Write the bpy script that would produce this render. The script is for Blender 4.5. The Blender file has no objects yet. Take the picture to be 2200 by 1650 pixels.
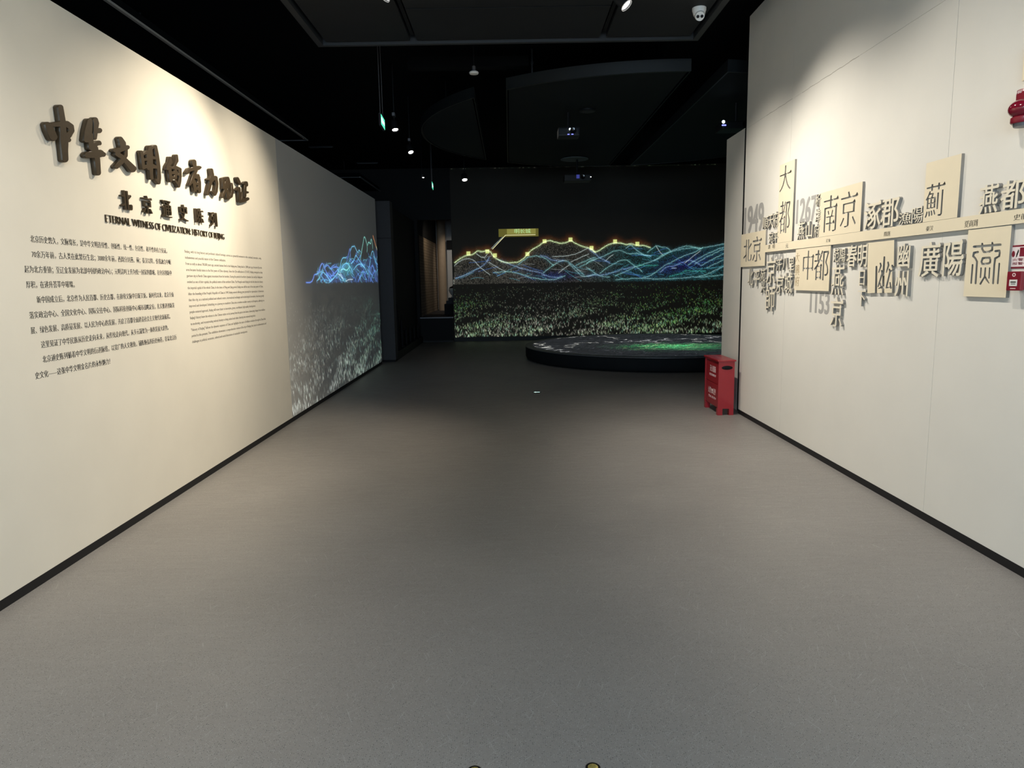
# Museum entrance hall: two lit partition walls, a dark projection room behind.
import bpy, bmesh, math, random
import numpy as np
from mathutils import Vector, Matrix

random.seed(7)
R = math.radians
C = bpy.context.scene.collection
scene = bpy.context.scene

# ------------------------------------------------------------------ camera, world, light, exposure
XL, XR = -2.51, 2.61                 # faces of the left and right partition
cam = bpy.data.cameras.new('camera')
cam.sensor_fit = 'HORIZONTAL'
cam.sensor_width = 36.0
cam.lens = 36.0 * 1505.0 / 2200.0
cam.clip_end = 200
camo = bpy.data.objects.new('camera', cam)
C.objects.link(camo)
_m = ((0.99984868, -0.01736044, 0.00111389), (-0.00361596, -0.14476998, 0.98945873), (-0.01701618, -0.98931303, -0.14481084))
camo.matrix_world = Matrix(((_m[0][0], -_m[0][1], -_m[0][2], 0.0), (_m[1][0], -_m[1][1], -_m[1][2], 0.0),
                            (_m[2][0], -_m[2][1], -_m[2][2], 1.55), (0, 0, 0, 1)))
scene.camera = camo
scene.view_settings.view_transform = 'Standard'
scene.view_settings.look = 'None'
scene.view_settings.gamma = 1.0
scene.view_settings.use_curve_mapping = False
scene.view_settings.exposure = 0.0

world = bpy.data.worlds.new('world')
scene.world = world
world.use_nodes = True
world.node_tree.nodes['Background'].inputs[0].default_value = (0.10, 0.12, 0.16, 1)
world.node_tree.nodes['Background'].inputs[1].default_value = 0.010

WARM = (1.0, 0.885, 0.70)
NEUT = (1.0, 0.93, 0.82)
COOL = (0.60, 0.81, 1.0)

def spot(loc, target, watt, angle, blend, col, size=0.05):
    l = bpy.data.lights.new('spot_light', 'SPOT')
    l.energy = watt; l.spot_size = R(angle); l.spot_blend = blend; l.color = col; l.shadow_soft_size = size
    o = bpy.data.objects.new('spot_light', l)
    o.location = loc
    o.rotation_euler = (Vector(target) - Vector(loc)).to_track_quat('-Z', 'Y').to_euler()
    C.objects.link(o)
    return o

def area(loc, target, watt, sx, sy, col):
    l = bpy.data.lights.new('area_light', 'AREA')
    l.shape = 'RECTANGLE'; l.size = sx; l.size_y = sy; l.energy = watt; l.color = col
    o = bpy.data.objects.new('area_light', l)
    o.location = loc
    o.rotation_euler = (Vector(target) - Vector(loc)).to_track_quat('-Z', 'Y').to_euler()
    C.objects.link(o)
    return o

# track lights on the two tracks of the entrance canopy (the first of each track is in the picture)
spot((-0.93, 6.02, 3.76), (-2.5, 5.35, 1.85), 400, 76, 1.0, WARM, 0.035)
spot((-0.93, 4.2, 3.8), (-2.5, 3.8, 0.7), 60, 100, 1.0, WARM, 0.035)
spot((-0.93, 7.0, 3.8), (-2.5, 6.5, 0.9), 304, 92, 1.0, WARM, 0.04)
spot((-0.93, 2.6, 3.8), (-2.5, 2.4, 0.6), 230, 100, 1.0, NEUT, 0.04)
spot((1.0, 6.28, 3.76), (2.6, 5.7, 1.0), 300, 98, 1.0, NEUT, 0.035)
spot((1.0, 7.2, 3.8), (2.6, 7.2, 0.8), 185, 96, 1.0, NEUT, 0.04)
spot((1.0, 4.3, 3.8), (2.6, 4.2, 0.8), 125, 100, 1.0, NEUT, 0.035)
spot((1.0, 2.8, 3.8), (2.6, 2.6, 0.6), 130, 100, 1.0, NEUT, 0.04)
# general light: the lobby behind the camera
area((0.0, -3.2, 2.4), (0.0, 2.0, 0.4), 320, 4.5, 2.2, COOL)
# unseen fill light, added as a faint wash in the projection room and the lit niche
area((0.2, 12.2, 3.8), (0.2, 12.2, 0.0), 5, 2.0, 3.0, (1.0, 0.97, 0.88))

# ------------------------------------------------------------------ materials
def mat(name, col, rough=0.6, metal=0.0, noise=0.0, nscale=20.0, bump=0.0, bscale=200.0, emit=None, estr=0.0, spec=0.5, coat=0.0):
    m = bpy.data.materials.new(name)
    m.use_nodes = True
    nt = m.node_tree
    b = nt.nodes['Principled BSDF']
    b.inputs['Base Color'].default_value = (*col, 1)
    b.inputs['Roughness'].default_value = rough
    b.inputs['Metallic'].default_value = metal
    b.inputs['Specular IOR Level'].default_value = spec
    b.inputs['Coat Weight'].default_value = coat
    tc = nt.nodes.new('ShaderNodeTexCoord')
    if noise:
        n = nt.nodes.new('ShaderNodeTexNoise')
        n.inputs['Scale'].default_value = nscale
        n.inputs['Detail'].default_value = 5
        nt.links.new(tc.outputs['Object'], n.inputs['Vector'])
        r = nt.nodes.new('ShaderNodeMapRange')
        r.inputs['From Min'].default_value = 0.3; r.inputs['From Max'].default_value = 0.7
        r.inputs['To Min'].default_value = 1 - noise; r.inputs['To Max'].default_value = 1 + noise
        nt.links.new(n.outputs['Fac'], r.inputs['Value'])
        v = nt.nodes.new('ShaderNodeVectorMath'); v.operation = 'SCALE'
        v.inputs[0].default_value = col
        nt.links.new(r.outputs[0], v.inputs['Scale'])
        nt.links.new(v.outputs[0], b.inputs['Base Color'])
    if bump:
        n2 = nt.nodes.new('ShaderNodeTexNoise')
        n2.inputs['Scale'].default_value = bscale
        nt.links.new(tc.outputs['Object'], n2.inputs['Vector'])
        bp = nt.nodes.new('ShaderNodeBump')
        bp.inputs['Strength'].default_value = bump; bp.inputs['Distance'].default_value = 0.002
        nt.links.new(n2.outputs['Fac'], bp.inputs['Height'])
        nt.links.new(bp.outputs[0], b.inputs['Normal'])
    if emit:
        b.inputs['Emission Color'].default_value = (*emit, 1)
        b.inputs['Emission Strength'].default_value = estr
    return m

M_wall_l = mat('beige_wall_paint', (0.74, 0.685, 0.585), 0.75, noise=0.02, nscale=3, bump=0.15, bscale=350, spec=0.25)
M_wall_r = mat('off_white_wall_board', (0.735, 0.71, 0.65), 0.7, noise=0.015, nscale=3, bump=0.1, bscale=350, spec=0.25)
M_joint = mat('wall_joint_filler', (0.40, 0.37, 0.32), 0.9)
M_black = mat('black_ceiling_paint', (0.0022, 0.003, 0.004), 0.9, spec=0.1)
M_dark = mat('dark_wall_paint', (0.020, 0.020, 0.021), 0.8, noise=0.06, nscale=2, spec=0.2)
M_brownwall = mat('projection_wall_paint', (0.060, 0.054, 0.046), 0.85, noise=0.04, nscale=2, spec=0.15)
M_canopy = mat('black_canopy_board', (0.0065, 0.0082, 0.0105), 0.7, noise=0.1, nscale=5, spec=0.3)
M_canopy_edge = mat('canopy_edge_trim', (0.022, 0.024, 0.027), 0.55, spec=0.4)
M_disc = mat('disc_canopy_board', (0.0045, 0.0065, 0.008), 0.75, noise=0.1, nscale=4, spec=0.25)
M_trim_pale = mat('pale_panel_trim', (0.30, 0.31, 0.32), 0.5)
M_disc_edge = mat('disc_canopy_edge', (0.0075, 0.0095, 0.0105), 0.5, spec=0.4)
M_base = mat('black_baseboard', (0.008, 0.008, 0.009), 0.5, spec=0.3)
M_stub = mat('grey_pillar_paint', (0.060, 0.059, 0.063), 0.7, noise=0.04, spec=0.2)
M_plate = mat('pale_mount_plate', (0.10, 0.13, 0.14), 0.6)
M_bronze = mat('dark_bronze', (0.056, 0.038, 0.020), 0.42, metal=0.25, noise=0.12, nscale=60)
M_ink = mat('black_ink', (0.018, 0.016, 0.014), 0.7)
M_ink2 = mat('dark_brown_ink', (0.17, 0.15, 0.12), 0.7)
M_ink3 = mat('brown_outline_ink', (0.33, 0.24, 0.13), 0.7)
M_grey = mat('grey_print', (0.36, 0.35, 0.33), 0.7)
M_cream = mat('cream_relief_board', (0.78, 0.69, 0.515), 0.6, noise=0.015, nscale=8, spec=0.3)
M_edge = mat('shaded_board_edge', (0.24, 0.225, 0.20), 0.7)  # shade of the dim side faces, put into the colour
M_letter = mat('cream_raised_letter', (0.78, 0.715, 0.57), 0.55, spec=0.3)
M_red = mat('red_enamel', (0.34, 0.012, 0.020), 0.38, noise=0.05, nscale=6, coat=0.3)
M_red2 = mat('crimson_plastic', (0.20, 0.005, 0.018), 0.35, coat=0.3)
M_white = mat('white_plastic', (0.75, 0.73, 0.69), 0.4)
M_whiteprint = mat('white_print', (0.82, 0.66, 0.64), 0.6)
M_blk = mat('black_plastic', (0.004, 0.004, 0.005), 0.6, spec=0.2)
M_blkmet = mat('black_metal', (0.007, 0.008, 0.010), 0.5, metal=0.1, spec=0.3)
M_greymet = mat('grey_metal', (0.14, 0.14, 0.15), 0.4, metal=0.5)
M_lens = mat('glass_lens', (0.004, 0.004, 0.006), 0.08)
M_lamp = mat('lamp_face', (0.9, 0.9, 0.9), 0.4, emit=(1.0, 0.98, 0.93), estr=9.0)
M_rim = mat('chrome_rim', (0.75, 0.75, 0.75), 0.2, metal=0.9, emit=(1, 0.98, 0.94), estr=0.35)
M_exit = mat('green_exit_face', (0.05, 0.5, 0.3), 0.5, emit=(0.10, 0.85, 0.50), estr=1.3)
M_exitw = mat('white_exit_print', (0.8, 0.9, 0.85), 0.5, emit=(0.75, 1.0, 0.88), estr=1.6)
M_led = mat('blue_led', (0.02, 0.03, 0.4), 0.4, emit=(0.18, 0.2, 1.0), estr=3.0)
M_beam = mat('projector_beam_lens', (0.8, 0.9, 1), 0.3, emit=(0.8, 0.95, 1.0), estr=7.0)
M_table = mat('black_table_side', (0.007, 0.009, 0.011), 0.75, noise=0.1, nscale=3, spec=0.15)
M_brass = mat('worn_brass', (0.62, 0.52, 0.16), 0.35, metal=0.7, noise=0.3, nscale=120)
M_glow = mat('floor_marker_glow', (0.5, 0.8, 0.7), 0.5, emit=(0.65, 1.0, 0.88), estr=1.6)
M_colm = mat('tan_column_plaster', (0.42, 0.31, 0.21), 0.7, noise=0.05, nscale=8)
M_lightpanel = mat('pale_grey_panel', (0.58, 0.57, 0.56), 0.6)
M_pot = mat('pale_glazed_ceramic', (0.62, 0.62, 0.6), 0.25, coat=0.4)
M_capbox = mat('caption_olive_light', (0, 0, 0), 1.0, emit=(0.115, 0.105, 0.022), estr=1.0)
M_capbox2 = mat('caption_olive_field', (0, 0, 0), 1.0, emit=(0.24, 0.23, 0.055), estr=1.0)
M_captext = mat('caption_green_light', (0, 0, 0), 1.0, emit=(0.50, 0.85, 0.36), estr=1.0)
M_capline = mat('caption_line_light', (0, 0, 0), 1.0, emit=(0.9, 0.85, 0.45), estr=1.0)

def floor_material():
    m = bpy.data.materials.new('speckled_vinyl_floor')
    m.use_nodes = True
    nt = m.node_tree; L = nt.links
    b = nt.nodes['Principled BSDF']
    tc = nt.nodes.new('ShaderNodeTexCoord')
    n = nt.nodes.new('ShaderNodeTexNoise'); n.inputs['Scale'].default_value = 1.3; n.inputs['Detail'].default_value = 6
    L.new(tc.outputs['Object'], n.inputs['Vector'])
    cr = nt.nodes.new('ShaderNodeValToRGB')
    cr.color_ramp.elements[0].position = 0.3; cr.color_ramp.elements[0].color = (0.208, 0.193, 0.180, 1)
    cr.color_ramp.elements[1].position = 0.7; cr.color_ramp.elements[1].color = (0.236, 0.220, 0.205, 1)
    L.new(n.outputs['Fac'], cr.inputs[0])
    prev = cr.outputs[0]
    for scale, thr, col, fac, off in ((135, 0.17, (0.05, 0.05, 0.052, 1), 0.75, 0), (150, 0.16, (0.46, 0.45, 0.43, 1), 0.5, 37), (260, 0.26, (0.15, 0.145, 0.137, 1), 0.45, 11)):
        mp = nt.nodes.new('ShaderNodeMapping'); mp.inputs['Location'].default_value = (off, off * 0.7, 0)
        L.new(tc.outputs['Object'], mp.inputs[0])
        v = nt.nodes.new('ShaderNodeTexVoronoi'); v.inputs['Scale'].default_value = scale; v.voronoi_dimensions = '2D'
        L.new(mp.outputs[0], v.inputs['Vector'])
        # only some of the cells hold a chip, each of its own size
        sep = nt.nodes.new('ShaderNodeSeparateColor'); L.new(v.outputs['Color'], sep.inputs[0])
        mr = nt.nodes.new('ShaderNodeMapRange'); mr.inputs['From Min'].default_value = 0.55; mr.inputs['From Max'].default_value = 1.0
        mr.inputs['To Min'].default_value = 0.0; mr.inputs['To Max'].default_value = thr * 1.6
        L.new(sep.outputs[0], mr.inputs['Value'])
        lt = nt.nodes.new('ShaderNodeMath'); lt.operation = 'LESS_THAN'
        L.new(v.outputs['Distance'], lt.inputs[0]); L.new(mr.outputs[0], lt.inputs[1])
        mu = nt.nodes.new('ShaderNodeMath'); mu.operation = 'MULTIPLY'; mu.inputs[1].default_value = fac
        L.new(lt.outputs[0], mu.inputs[0])
        mx = nt.nodes.new('ShaderNodeMix'); mx.data_type = 'RGBA'
        mx.inputs['B'].default_value = col
        for i in mx.inputs:
            if i.type == 'RGBA' and i.name == 'A': L.new(prev, i)
            if i.type == 'RGBA' and i.name == 'B': i.default_value = col
        L.new(mu.outputs[0], mx.inputs[0])
        prev = [o for o in mx.outputs if o.type == 'RGBA'][0]
    # fine pale scratches left by shoes and trolleys
    for rot_, off in ((1.25, 3.0), (2.0, 9.0), (0.75, 5.0)):
        mq = nt.nodes.new('ShaderNodeMapping'); mq.inputs['Rotation'].default_value = (0, 0, rot_); mq.vector_type = 'TEXTURE'; mq.inputs['Scale'].default_value = (0.13, 0.007, 1.0); mq.inputs['Location'].default_value = (off, off, 0)
        L.new(tc.outputs['Object'], mq.inputs[0])
        nq = nt.nodes.new('ShaderNodeTexNoise'); nq.inputs['Scale'].default_value = 1.0; nq.inputs['Detail'].default_value = 1
        L.new(mq.outputs[0], nq.inputs['Vector'])
        rq = nt.nodes.new('ShaderNodeMapRange'); rq.inputs['From Min'].default_value = 0.70; rq.inputs['From Max'].default_value = 0.78
        rq.inputs['To Min'].default_value = 0.0; rq.inputs['To Max'].default_value = 0.45
        L.new(nq.outputs['Fac'], rq.inputs['Value'])
        mx = nt.nodes.new('ShaderNodeMix'); mx.data_type = 'RGBA'
        for i in mx.inputs:
            if i.type == 'RGBA' and i.name == 'A': L.new(prev, i)
            if i.type == 'RGBA' and i.name == 'B': i.default_value = (0.36, 0.35, 0.33, 1)
        L.new(rq.outputs[0], mx.inputs[0])
        prev = [o for o in mx.outputs if o.type == 'RGBA'][0]
    # uneven sheen
    w = nt.nodes.new('ShaderNodeTexNoise'); w.inputs['Scale'].default_value = 6; w.inputs['Detail'].default_value = 8; w.inputs['Roughness'].default_value = 0.7
    mp = nt.nodes.new('ShaderNodeMapping'); mp.inputs['Scale'].default_value = (1.0, 7.0, 1.0); mp.inputs['Rotation'].default_value = (0, 0, 0.5)
    L.new(tc.outputs['Object'], mp.inputs[0]); L.new(mp.outputs[0], w.inputs['Vector'])
    r2 = nt.nodes.new('ShaderNodeMapRange'); r2.inputs['From Min'].default_value = 0.35; r2.inputs['From Max'].default_value = 0.75
    r2.inputs['To Min'].default_value = 0.40; r2.inputs['To Max'].default_value = 0.56
    L.new(w.outputs['Fac'], r2.inputs['Value'])
    L.new(r2.outputs[0], b.inputs['Roughness'])
    L.new(prev, b.inputs['Base Color'])
    b.inputs['Specular IOR Level'].default_value = 0.42
    return m
M_floor = floor_material()

def brick_material():
    m = bpy.data.materials.new('carved_brick_wall')
    m.use_nodes = True
    nt = m.node_tree; L = nt.links
    b = nt.nodes['Principled BSDF']; b.inputs['Roughness'].default_value = 0.8
    tc = nt.nodes.new('ShaderNodeTexCoord')
    sx = nt.nodes.new('ShaderNodeSeparateXYZ'); L.new(tc.outputs['Object'], sx.inputs[0])
    cx = nt.nodes.new('ShaderNodeCombineXYZ'); L.new(sx.outputs['Y'], cx.inputs['X']); L.new(sx.outputs['Z'], cx.inputs['Y'])
    br = nt.nodes.new('ShaderNodeTexBrick'); br.inputs['Scale'].default_value = 3.2
    br.inputs['Color1'].default_value = (0.40, 0.30, 0.205, 1); br.inputs['Color2'].default_value = (0.34, 0.25, 0.165, 1)
    br.inputs['Mortar'].default_value = (0.17, 0.12, 0.08, 1); br.inputs['Mortar Size'].default_value = 0.02
    L.new(cx.outputs[0], br.inputs['Vector'])
    L.new(br.outputs['Color'], b.inputs['Base Color'])
    n = nt.nodes.new('ShaderNodeTexNoise'); n.inputs['Scale'].default_value = 14; L.new(tc.outputs['Object'], n.inputs['Vector'])
    ad = nt.nodes.new('ShaderNodeMath'); ad.operation = 'SUBTRACT'; L.new(n.outputs['Fac'], ad.inputs[0]); L.new(br.outputs['Fac'], ad.inputs[1])
    bp = nt.nodes.new('ShaderNodeBump'); bp.inputs['Strength'].default_value = 0.8; bp.inputs['Distance'].default_value = 0.03
    L.new(ad.outputs[0], bp.inputs['Height']); L.new(bp.outputs[0], b.inputs['Normal'])
    return m
M_brick = brick_material()

def image_material(name, arr, base, rough=0.8, spec=0.2, strength=1.0):
    """light thrown onto a surface: arr is a float array (h, w, 3), row 0 at the bottom"""
    h, w = arr.shape[:2]
    im = bpy.data.images.new(name, w, h, float_buffer=True)
    im.colorspace_settings.name = 'Non-Color'
    px = np.ones((h, w, 4), np.float32); px[..., :3] = arr
    im.pixels.foreach_set(px.ravel())
    im.update(); im.pack()
    m = bpy.data.materials.new(name)
    m.use_nodes = True
    nt = m.node_tree
    b = nt.nodes['Principled BSDF']
    b.inputs['Base Color'].default_value = (*base, 1); b.inputs['Roughness'].default_value = rough
    b.inputs['Specular IOR Level'].default_value = spec
    t = nt.nodes.new('ShaderNodeTexImage'); t.image = im; t.extension = 'EXTEND'
    uv = nt.nodes.new('ShaderNodeUVMap'); uv.uv_map = 'UVMap'
    nt.links.new(uv.outputs[0], t.inputs[0])
    nt.links.new(t.outputs[0], b.inputs['Emission Color'])
    b.inputs['Emission Strength'].default_value = strength
    return m

# ------------------------------------------------------------------ object helpers
def tag(o, label=None, cat=None, group=None, kind=None):
    if label: o['label'] = label
    if cat: o['category'] = cat
    if group: o['group'] = group
    if kind: o['kind'] = kind
    return o

def empty(name, loc=(0, 0, 0), rot=(0, 0, 0)):
    o = bpy.data.objects.new(name, None)
    o.empty_display_size = 0.1
    o.location = loc; o.rotation_euler = rot
    C.objects.link(o)
    return o

class MB:
    def __init__(s): s.bm = bmesh.new()
    def box(s, x0, x1, y0, y1, z0, z1, bevel=0.0):
        g = bmesh.ops.create_cube(s.bm, size=1.0)['verts']
        for v in g:
            v.co = Vector(((x0 + x1) / 2 + v.co.x * (x1 - x0), (y0 + y1) / 2 + v.co.y * (y1 - y0), (z0 + z1) / 2 + v.co.z * (z1 - z0)))
        if bevel:
            es = list({e for v in g for e in v.link_edges})
            bmesh.ops.bevel(s.bm, geom=es, offset=bevel, segments=2, profile=0.7, affect='EDGES')
        return s
    def lathe(s, prof, seg=24, mtx=None, cap=True):
        """prof: list of (radius, height); axis z"""
        rings = []
        for r, h in prof:
            rings.append([s.bm.verts.new((r * math.cos(2 * math.pi * k / seg), r * math.sin(2 * math.pi * k / seg), h)) for k in range(seg)])
        for a, b in zip(rings[:-1], rings[1:]):
            for k in range(seg):
                s.bm.faces.new((a[k], a[(k + 1) % seg], b[(k + 1) % seg], b[k]))
        if cap:
            s.bm.faces.new(rings[0][::-1]); s.bm.faces.new(rings[-1])
        if mtx is not None:
            for rr in rings:
                for v in rr: v.co = mtx @ v.co
        return s
    def tube(s, pts, r, seg=8):
        for a, b in zip(pts[:-1], pts[1:]):
            a, b = Vector(a), Vector(b); d = b - a
            q = d.to_track_quat('Z', 'Y').to_matrix().to_4x4(); q.translation = a
            s.lathe([(r, 0), (r, d.length)], seg, q)
        return s
    def prism(s, pts, z0, z1):
        lo = [s.bm.verts.new((x, y, z0)) for x, y in pts]; hi = [s.bm.verts.new((x, y, z1)) for x, y in pts]
        n = len(pts)
        for k in range(n): s.bm.faces.new((lo[k], lo[(k + 1) % n], hi[(k + 1) % n], hi[k]))
        s.bm.faces.new(lo[::-1]); s.bm.faces.new(hi)
        return s
    def build(s, name, m, parent=None, smooth=False, local=False):
        """world coordinates, unless local; the origin goes to the parent's base or to the mesh's own foot"""
        bmesh.ops.recalc_face_normals(s.bm, faces=s.bm.faces[:])
        base = Vector((0, 0, 0))
        if not local:
            if parent:
                p = parent
                while p: base += p.location; p = p.parent
            else:
                vs = [v.co for v in s.bm.verts]
                lo = [min(v[k] for v in vs) for k in range(3)]; hi = [max(v[k] for v in vs) for k in range(3)]
                base = Vector(((lo[0] + hi[0]) / 2, (lo[1] + hi[1]) / 2, lo[2]))
            bmesh.ops.translate(s.bm, vec=-base, verts=s.bm.verts[:])
        me = bpy.data.meshes.new(name)
        s.bm.to_mesh(me); s.bm.free()
        me.materials.append(m)
        if smooth:
            for p in me.polygons: p.use_smooth = True
            me.set_sharp_from_angle(angle=R(40))
        o = bpy.data.objects.new(name, me)
        if not parent and not local: o.location = base
        C.objects.link(o)
        if parent: o.parent = parent
        return o

def struct(name, mb, m, parent=None):
    o = mb.build(name, m, parent)
    if not parent: o['kind'] = 'structure'
    return o

ROT_L = (R(90), 0, R(90))     # local x runs along +Y, y up, z out of the left wall
ROT_R = (R(90), 0, R(-90))    # local x runs along -Y, y up, z out of the right wall
ROT_B = (R(90), 0, 0)         # local x along +X, y up, z towards the viewer

# ------------------------------------------------------------------ lettering
_txt = bpy.data.curves.new('lettering_source', 'FONT')
_txt.resolution_u = 2
_txo = bpy.data.objects.new('lettering_source', _txt)
C.objects.link(_txo)
_cache = {}
def text_loops(s, res=2):
    """outline loops of a string, interior on the left of every loop"""
    if (s, res) in _cache: return _cache[(s, res)]
    _txt.body = s
    bpy.context.view_layer.update()
    cu = _txo.to_curve(bpy.context.evaluated_depsgraph_get())
    loops = []
    for sp in cu.splines:
        bp = sp.bezier_points; n = len(bp); lp = []
        for i in range(n):
            p, q = bp[i], bp[(i + 1) % n]
            a, b, c, d = p.co, p.handle_right, q.handle_left, q.co
            lp.append((a.x, a.y))
            chord = (d - a).length
            if (b - a).length + (c - b).length + (d - c).length > chord * 1.0008 + 1e-6:
                for k in range(1, res + 1):
                    t = k / (res + 1); u = 1 - t
                    v = a * u ** 3 + b * (3 * u * u * t) + c * (3 * u * t * t) + d * t ** 3
                    lp.append((v.x, v.y))
        lp = [p for k, p in enumerate(lp) if math.dist(p, lp[k - 1]) > 1e-5]
        if len(lp) > 2: loops.append(lp)
    _txo.to_curve_clear()
    def ar(l): return sum(p[0] * q[1] - q[0] * p[1] for p, q in zip(l, l[1:] + l[:1]))
    if loops and ar(max(loops, key=lambda l: abs(ar(l)))) < 0: loops = [l[::-1] for l in loops]
    _cache[(s, res)] = loops
    return loops

def scan(loops, x0, y0, n, h, w):
    """even-odd fill of outline loops on a grid of n cells per unit"""
    A = np.zeros((h, w), np.int32)
    for lp in loops:
        p = (np.array(lp) - (x0, y0)) * n
        q = np.roll(p, -1, 0)
        for (ax, ay), (bx, by) in zip(p, q):
            if ay == by: continue
            if ay > by: ax, ay, bx, by = bx, by, ax, ay
            j0, j1 = max(int(math.ceil(ay - .5)), 0), min(int(math.ceil(by - .5)), h)
            for j in range(j0, j1):
                i = int(round(ax + (j + .5 - ay) * (bx - ax) / (by - ay)))
                A[j, min(max(i, 0), w - 1)] ^= 1
    return (np.cumsum(A, 1) & 1).astype(bool)

def march(F, x0, y0, n):
    """closed contours of F = 0.5, interior on the left"""
    h, w = F.shape
    S = F > 0.5
    m = S[:-1, :-1].astype(int) + S[:-1, 1:] + S[1:, 1:] + S[1:, :-1]
    nxt, pos = {}, {}
    def ip(a, b):
        fa, fb = F[a[1], a[0]], F[b[1], b[0]]; t = (0.5 - fa) / (fb - fa)
        return (x0 + (a[0] + .5 + (b[0] - a[0]) * t) / n, y0 + (a[1] + .5 + (b[1] - a[1]) * t) / n)
    for j, i in zip(*np.where((m > 0) & (m < 4))):
        c = ((i, j), (i + 1, j), (i + 1, j + 1), (i, j + 1))
        s = [S[q[1], q[0]] for q in c]
        for k in range(4):
            if not s[k] and s[(k + 1) % 4]:             # entering edge; leave by the next inside-to-outside edge
                for st in range(1, 4):
                    k2 = (k + st) % 4
                    if s[k2] and not s[(k2 + 1) % 4]: break
                a = (min(c[k], c[(k + 1) % 4]), max(c[k], c[(k + 1) % 4])); b = (min(c[k2], c[(k2 + 1) % 4]), max(c[k2], c[(k2 + 1) % 4]))
                nxt[b] = a
                pos[a] = ip(c[k], c[(k + 1) % 4]); pos[b] = ip(c[k2], c[(k2 + 1) % 4])
    loops, left = [], set(nxt)
    while left:
        k0 = k = next(iter(left)); lp = []
        while k in left:
            left.discard(k); lp.append(pos[k]); k = nxt[k]
        if len(lp) > 6: loops.append(lp)
    return loops

def thin_out(p, eps):
    """drop the points of a closed loop that lie on its straight runs"""
    p = np.array(p)
    def rec(a, b, out):
        if b - a < 2: return
        v = q[b] - q[a]; L = math.hypot(*v)
        d = np.hypot(*(q[a + 1:b] - q[a]).T) if L < 1e-9 else abs(v[0] * (q[a + 1:b, 1] - q[a, 1]) - v[1] * (q[a + 1:b, 0] - q[a, 0])) / L
        k = int(d.argmax())
        if d[k] > eps:
            rec(a, a + 1 + k, out); out.append(a + 1 + k); rec(a + 1 + k, b, out)
    q = np.vstack([p, p[:1]]); hh = len(p) // 2
    out = [0]; rec(0, hh, out); out.append(hh); rec(hh, len(p), out)
    return [tuple(q[k]) for k in out]

def restyle(loops, widen=0.0, thin=0.0, serif='', n=170):
    """redraw an even-stroke outline as a book face: uprights widened, level strokes thinned, serifs added"""
    xs = [p[0] for l in loops for p in l]; ys = [p[1] for l in loops for p in l]
    x0, y0 = min(xs) - .12, min(ys) - .12
    w, h = int((max(xs) - x0 + .12) * n), int((max(ys) - y0 + .12) * n)
    A = scan(loops, x0, y0, n, h, w)
    # typical level stroke: short vertical runs
    runs = []
    for i in range(0, w, 3):
        col = np.flatnonzero(np.diff(np.r_[0, A[:, i].astype(int), 0]))
        runs += list(col[1::2] - col[::2])
    runs = [r for r in runs if r < 0.16 * n] or [1]
    stroke = float(np.median(runs))
    e = int(round(stroke * thin / 2)); g = int(round(stroke * widen / 2))
    for _ in range(e):
        A = A & np.roll(A, 1, 0) & np.roll(A, -1, 0)
    for _ in range(-e):
        A = A | np.roll(A, 1, 0) | np.roll(A, -1, 0)
    for _ in range(g):
        A = A | np.roll(A, 1, 1) | np.roll(A, -1, 1)
    extra = []
    if serif:
        es = e / n
        for lp in loops:
            k_ = len(lp); P = [Vector(p) for p in lp]
            E = [P[(i + 1) % k_] - P[i] for i in range(k_)]; Ln = [max(v.length, 1e-9) for v in E]
            N = [Vector((v.y, -v.x)) / l for v, l in zip(E, Ln)]
            for i in range(k_):
                b = P[i]
                if serif == 'cjk':
                    s_ = stroke / n
                    cap_end = N[i - 1].x > 0.93 and 0.4 * s_ < Ln[i - 1] < 1.5 * s_ and N[i].y > 0.9 and Ln[i] > 0.16
                    corner = N[i - 1].x > 0.97 and Ln[i - 1] > 0.2 and N[i].y > 0.97 and Ln[i] > 0.2
                    if cap_end or corner:
                        b = b + Vector((0.01, -es)); k = s_ / 0.065
                        extra.append([b + Vector((0.02, -s_ * .8 + es)), b + Vector((0.02, 0.0)), b + Vector((-0.03 * k, 0.062 * k)), b + Vector((-0.11 * k, 0.0)), b + Vector((-0.10 * k, -0.01))])
                else:
                    a2, b2 = P[i], P[(i + 1) % k_]
                    if abs(N[i].y) > 0.97 and 0.05 < Ln[i] < 0.15 and abs(N[i - 1].x) > 0.75 and abs(N[(i + 1) % k_].x) > 0.75 and Ln[i - 1] > 0.15 and Ln[(i + 1) % k_] > 0.15:
                        gy = 1 if N[i].y < 0 else -1
                        xa, xb = min(a2.x, b2.x) - 0.055, max(a2.x, b2.x) + 0.055; yb = a2.y + es * gy
                        extra.append([(xa, yb), (xb, yb), (xb, yb + 0.03 * gy), (xa, yb + 0.03 * gy)])
    for tri in extra:
        A = A | scan([tri], x0, y0, n, h, w)
    F = A.astype(float)
    for ax in (0, 1):
        F = (np.roll(F, 1, ax) + 2 * F + np.roll(F, -1, ax)) / 4
    return [thin_out(l, 0.45 / n) for l in march(F, x0, y0, n)]

def fit(loops, w, h):
    """scale the ink box to w x h, centred on the origin"""
    xs = [p[0] for l in loops for p in l]; ys = [p[1] for l in loops for p in l]
    x0, x1, y0, y1 = min(xs), max(xs), min(ys), max(ys)
    return [[((p[0] - (x0 + x1) / 2) * w / (x1 - x0), (p[1] - (y0 + y1) / 2) * h / (y1 - y0)) for p in l] for l in loops]

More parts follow.
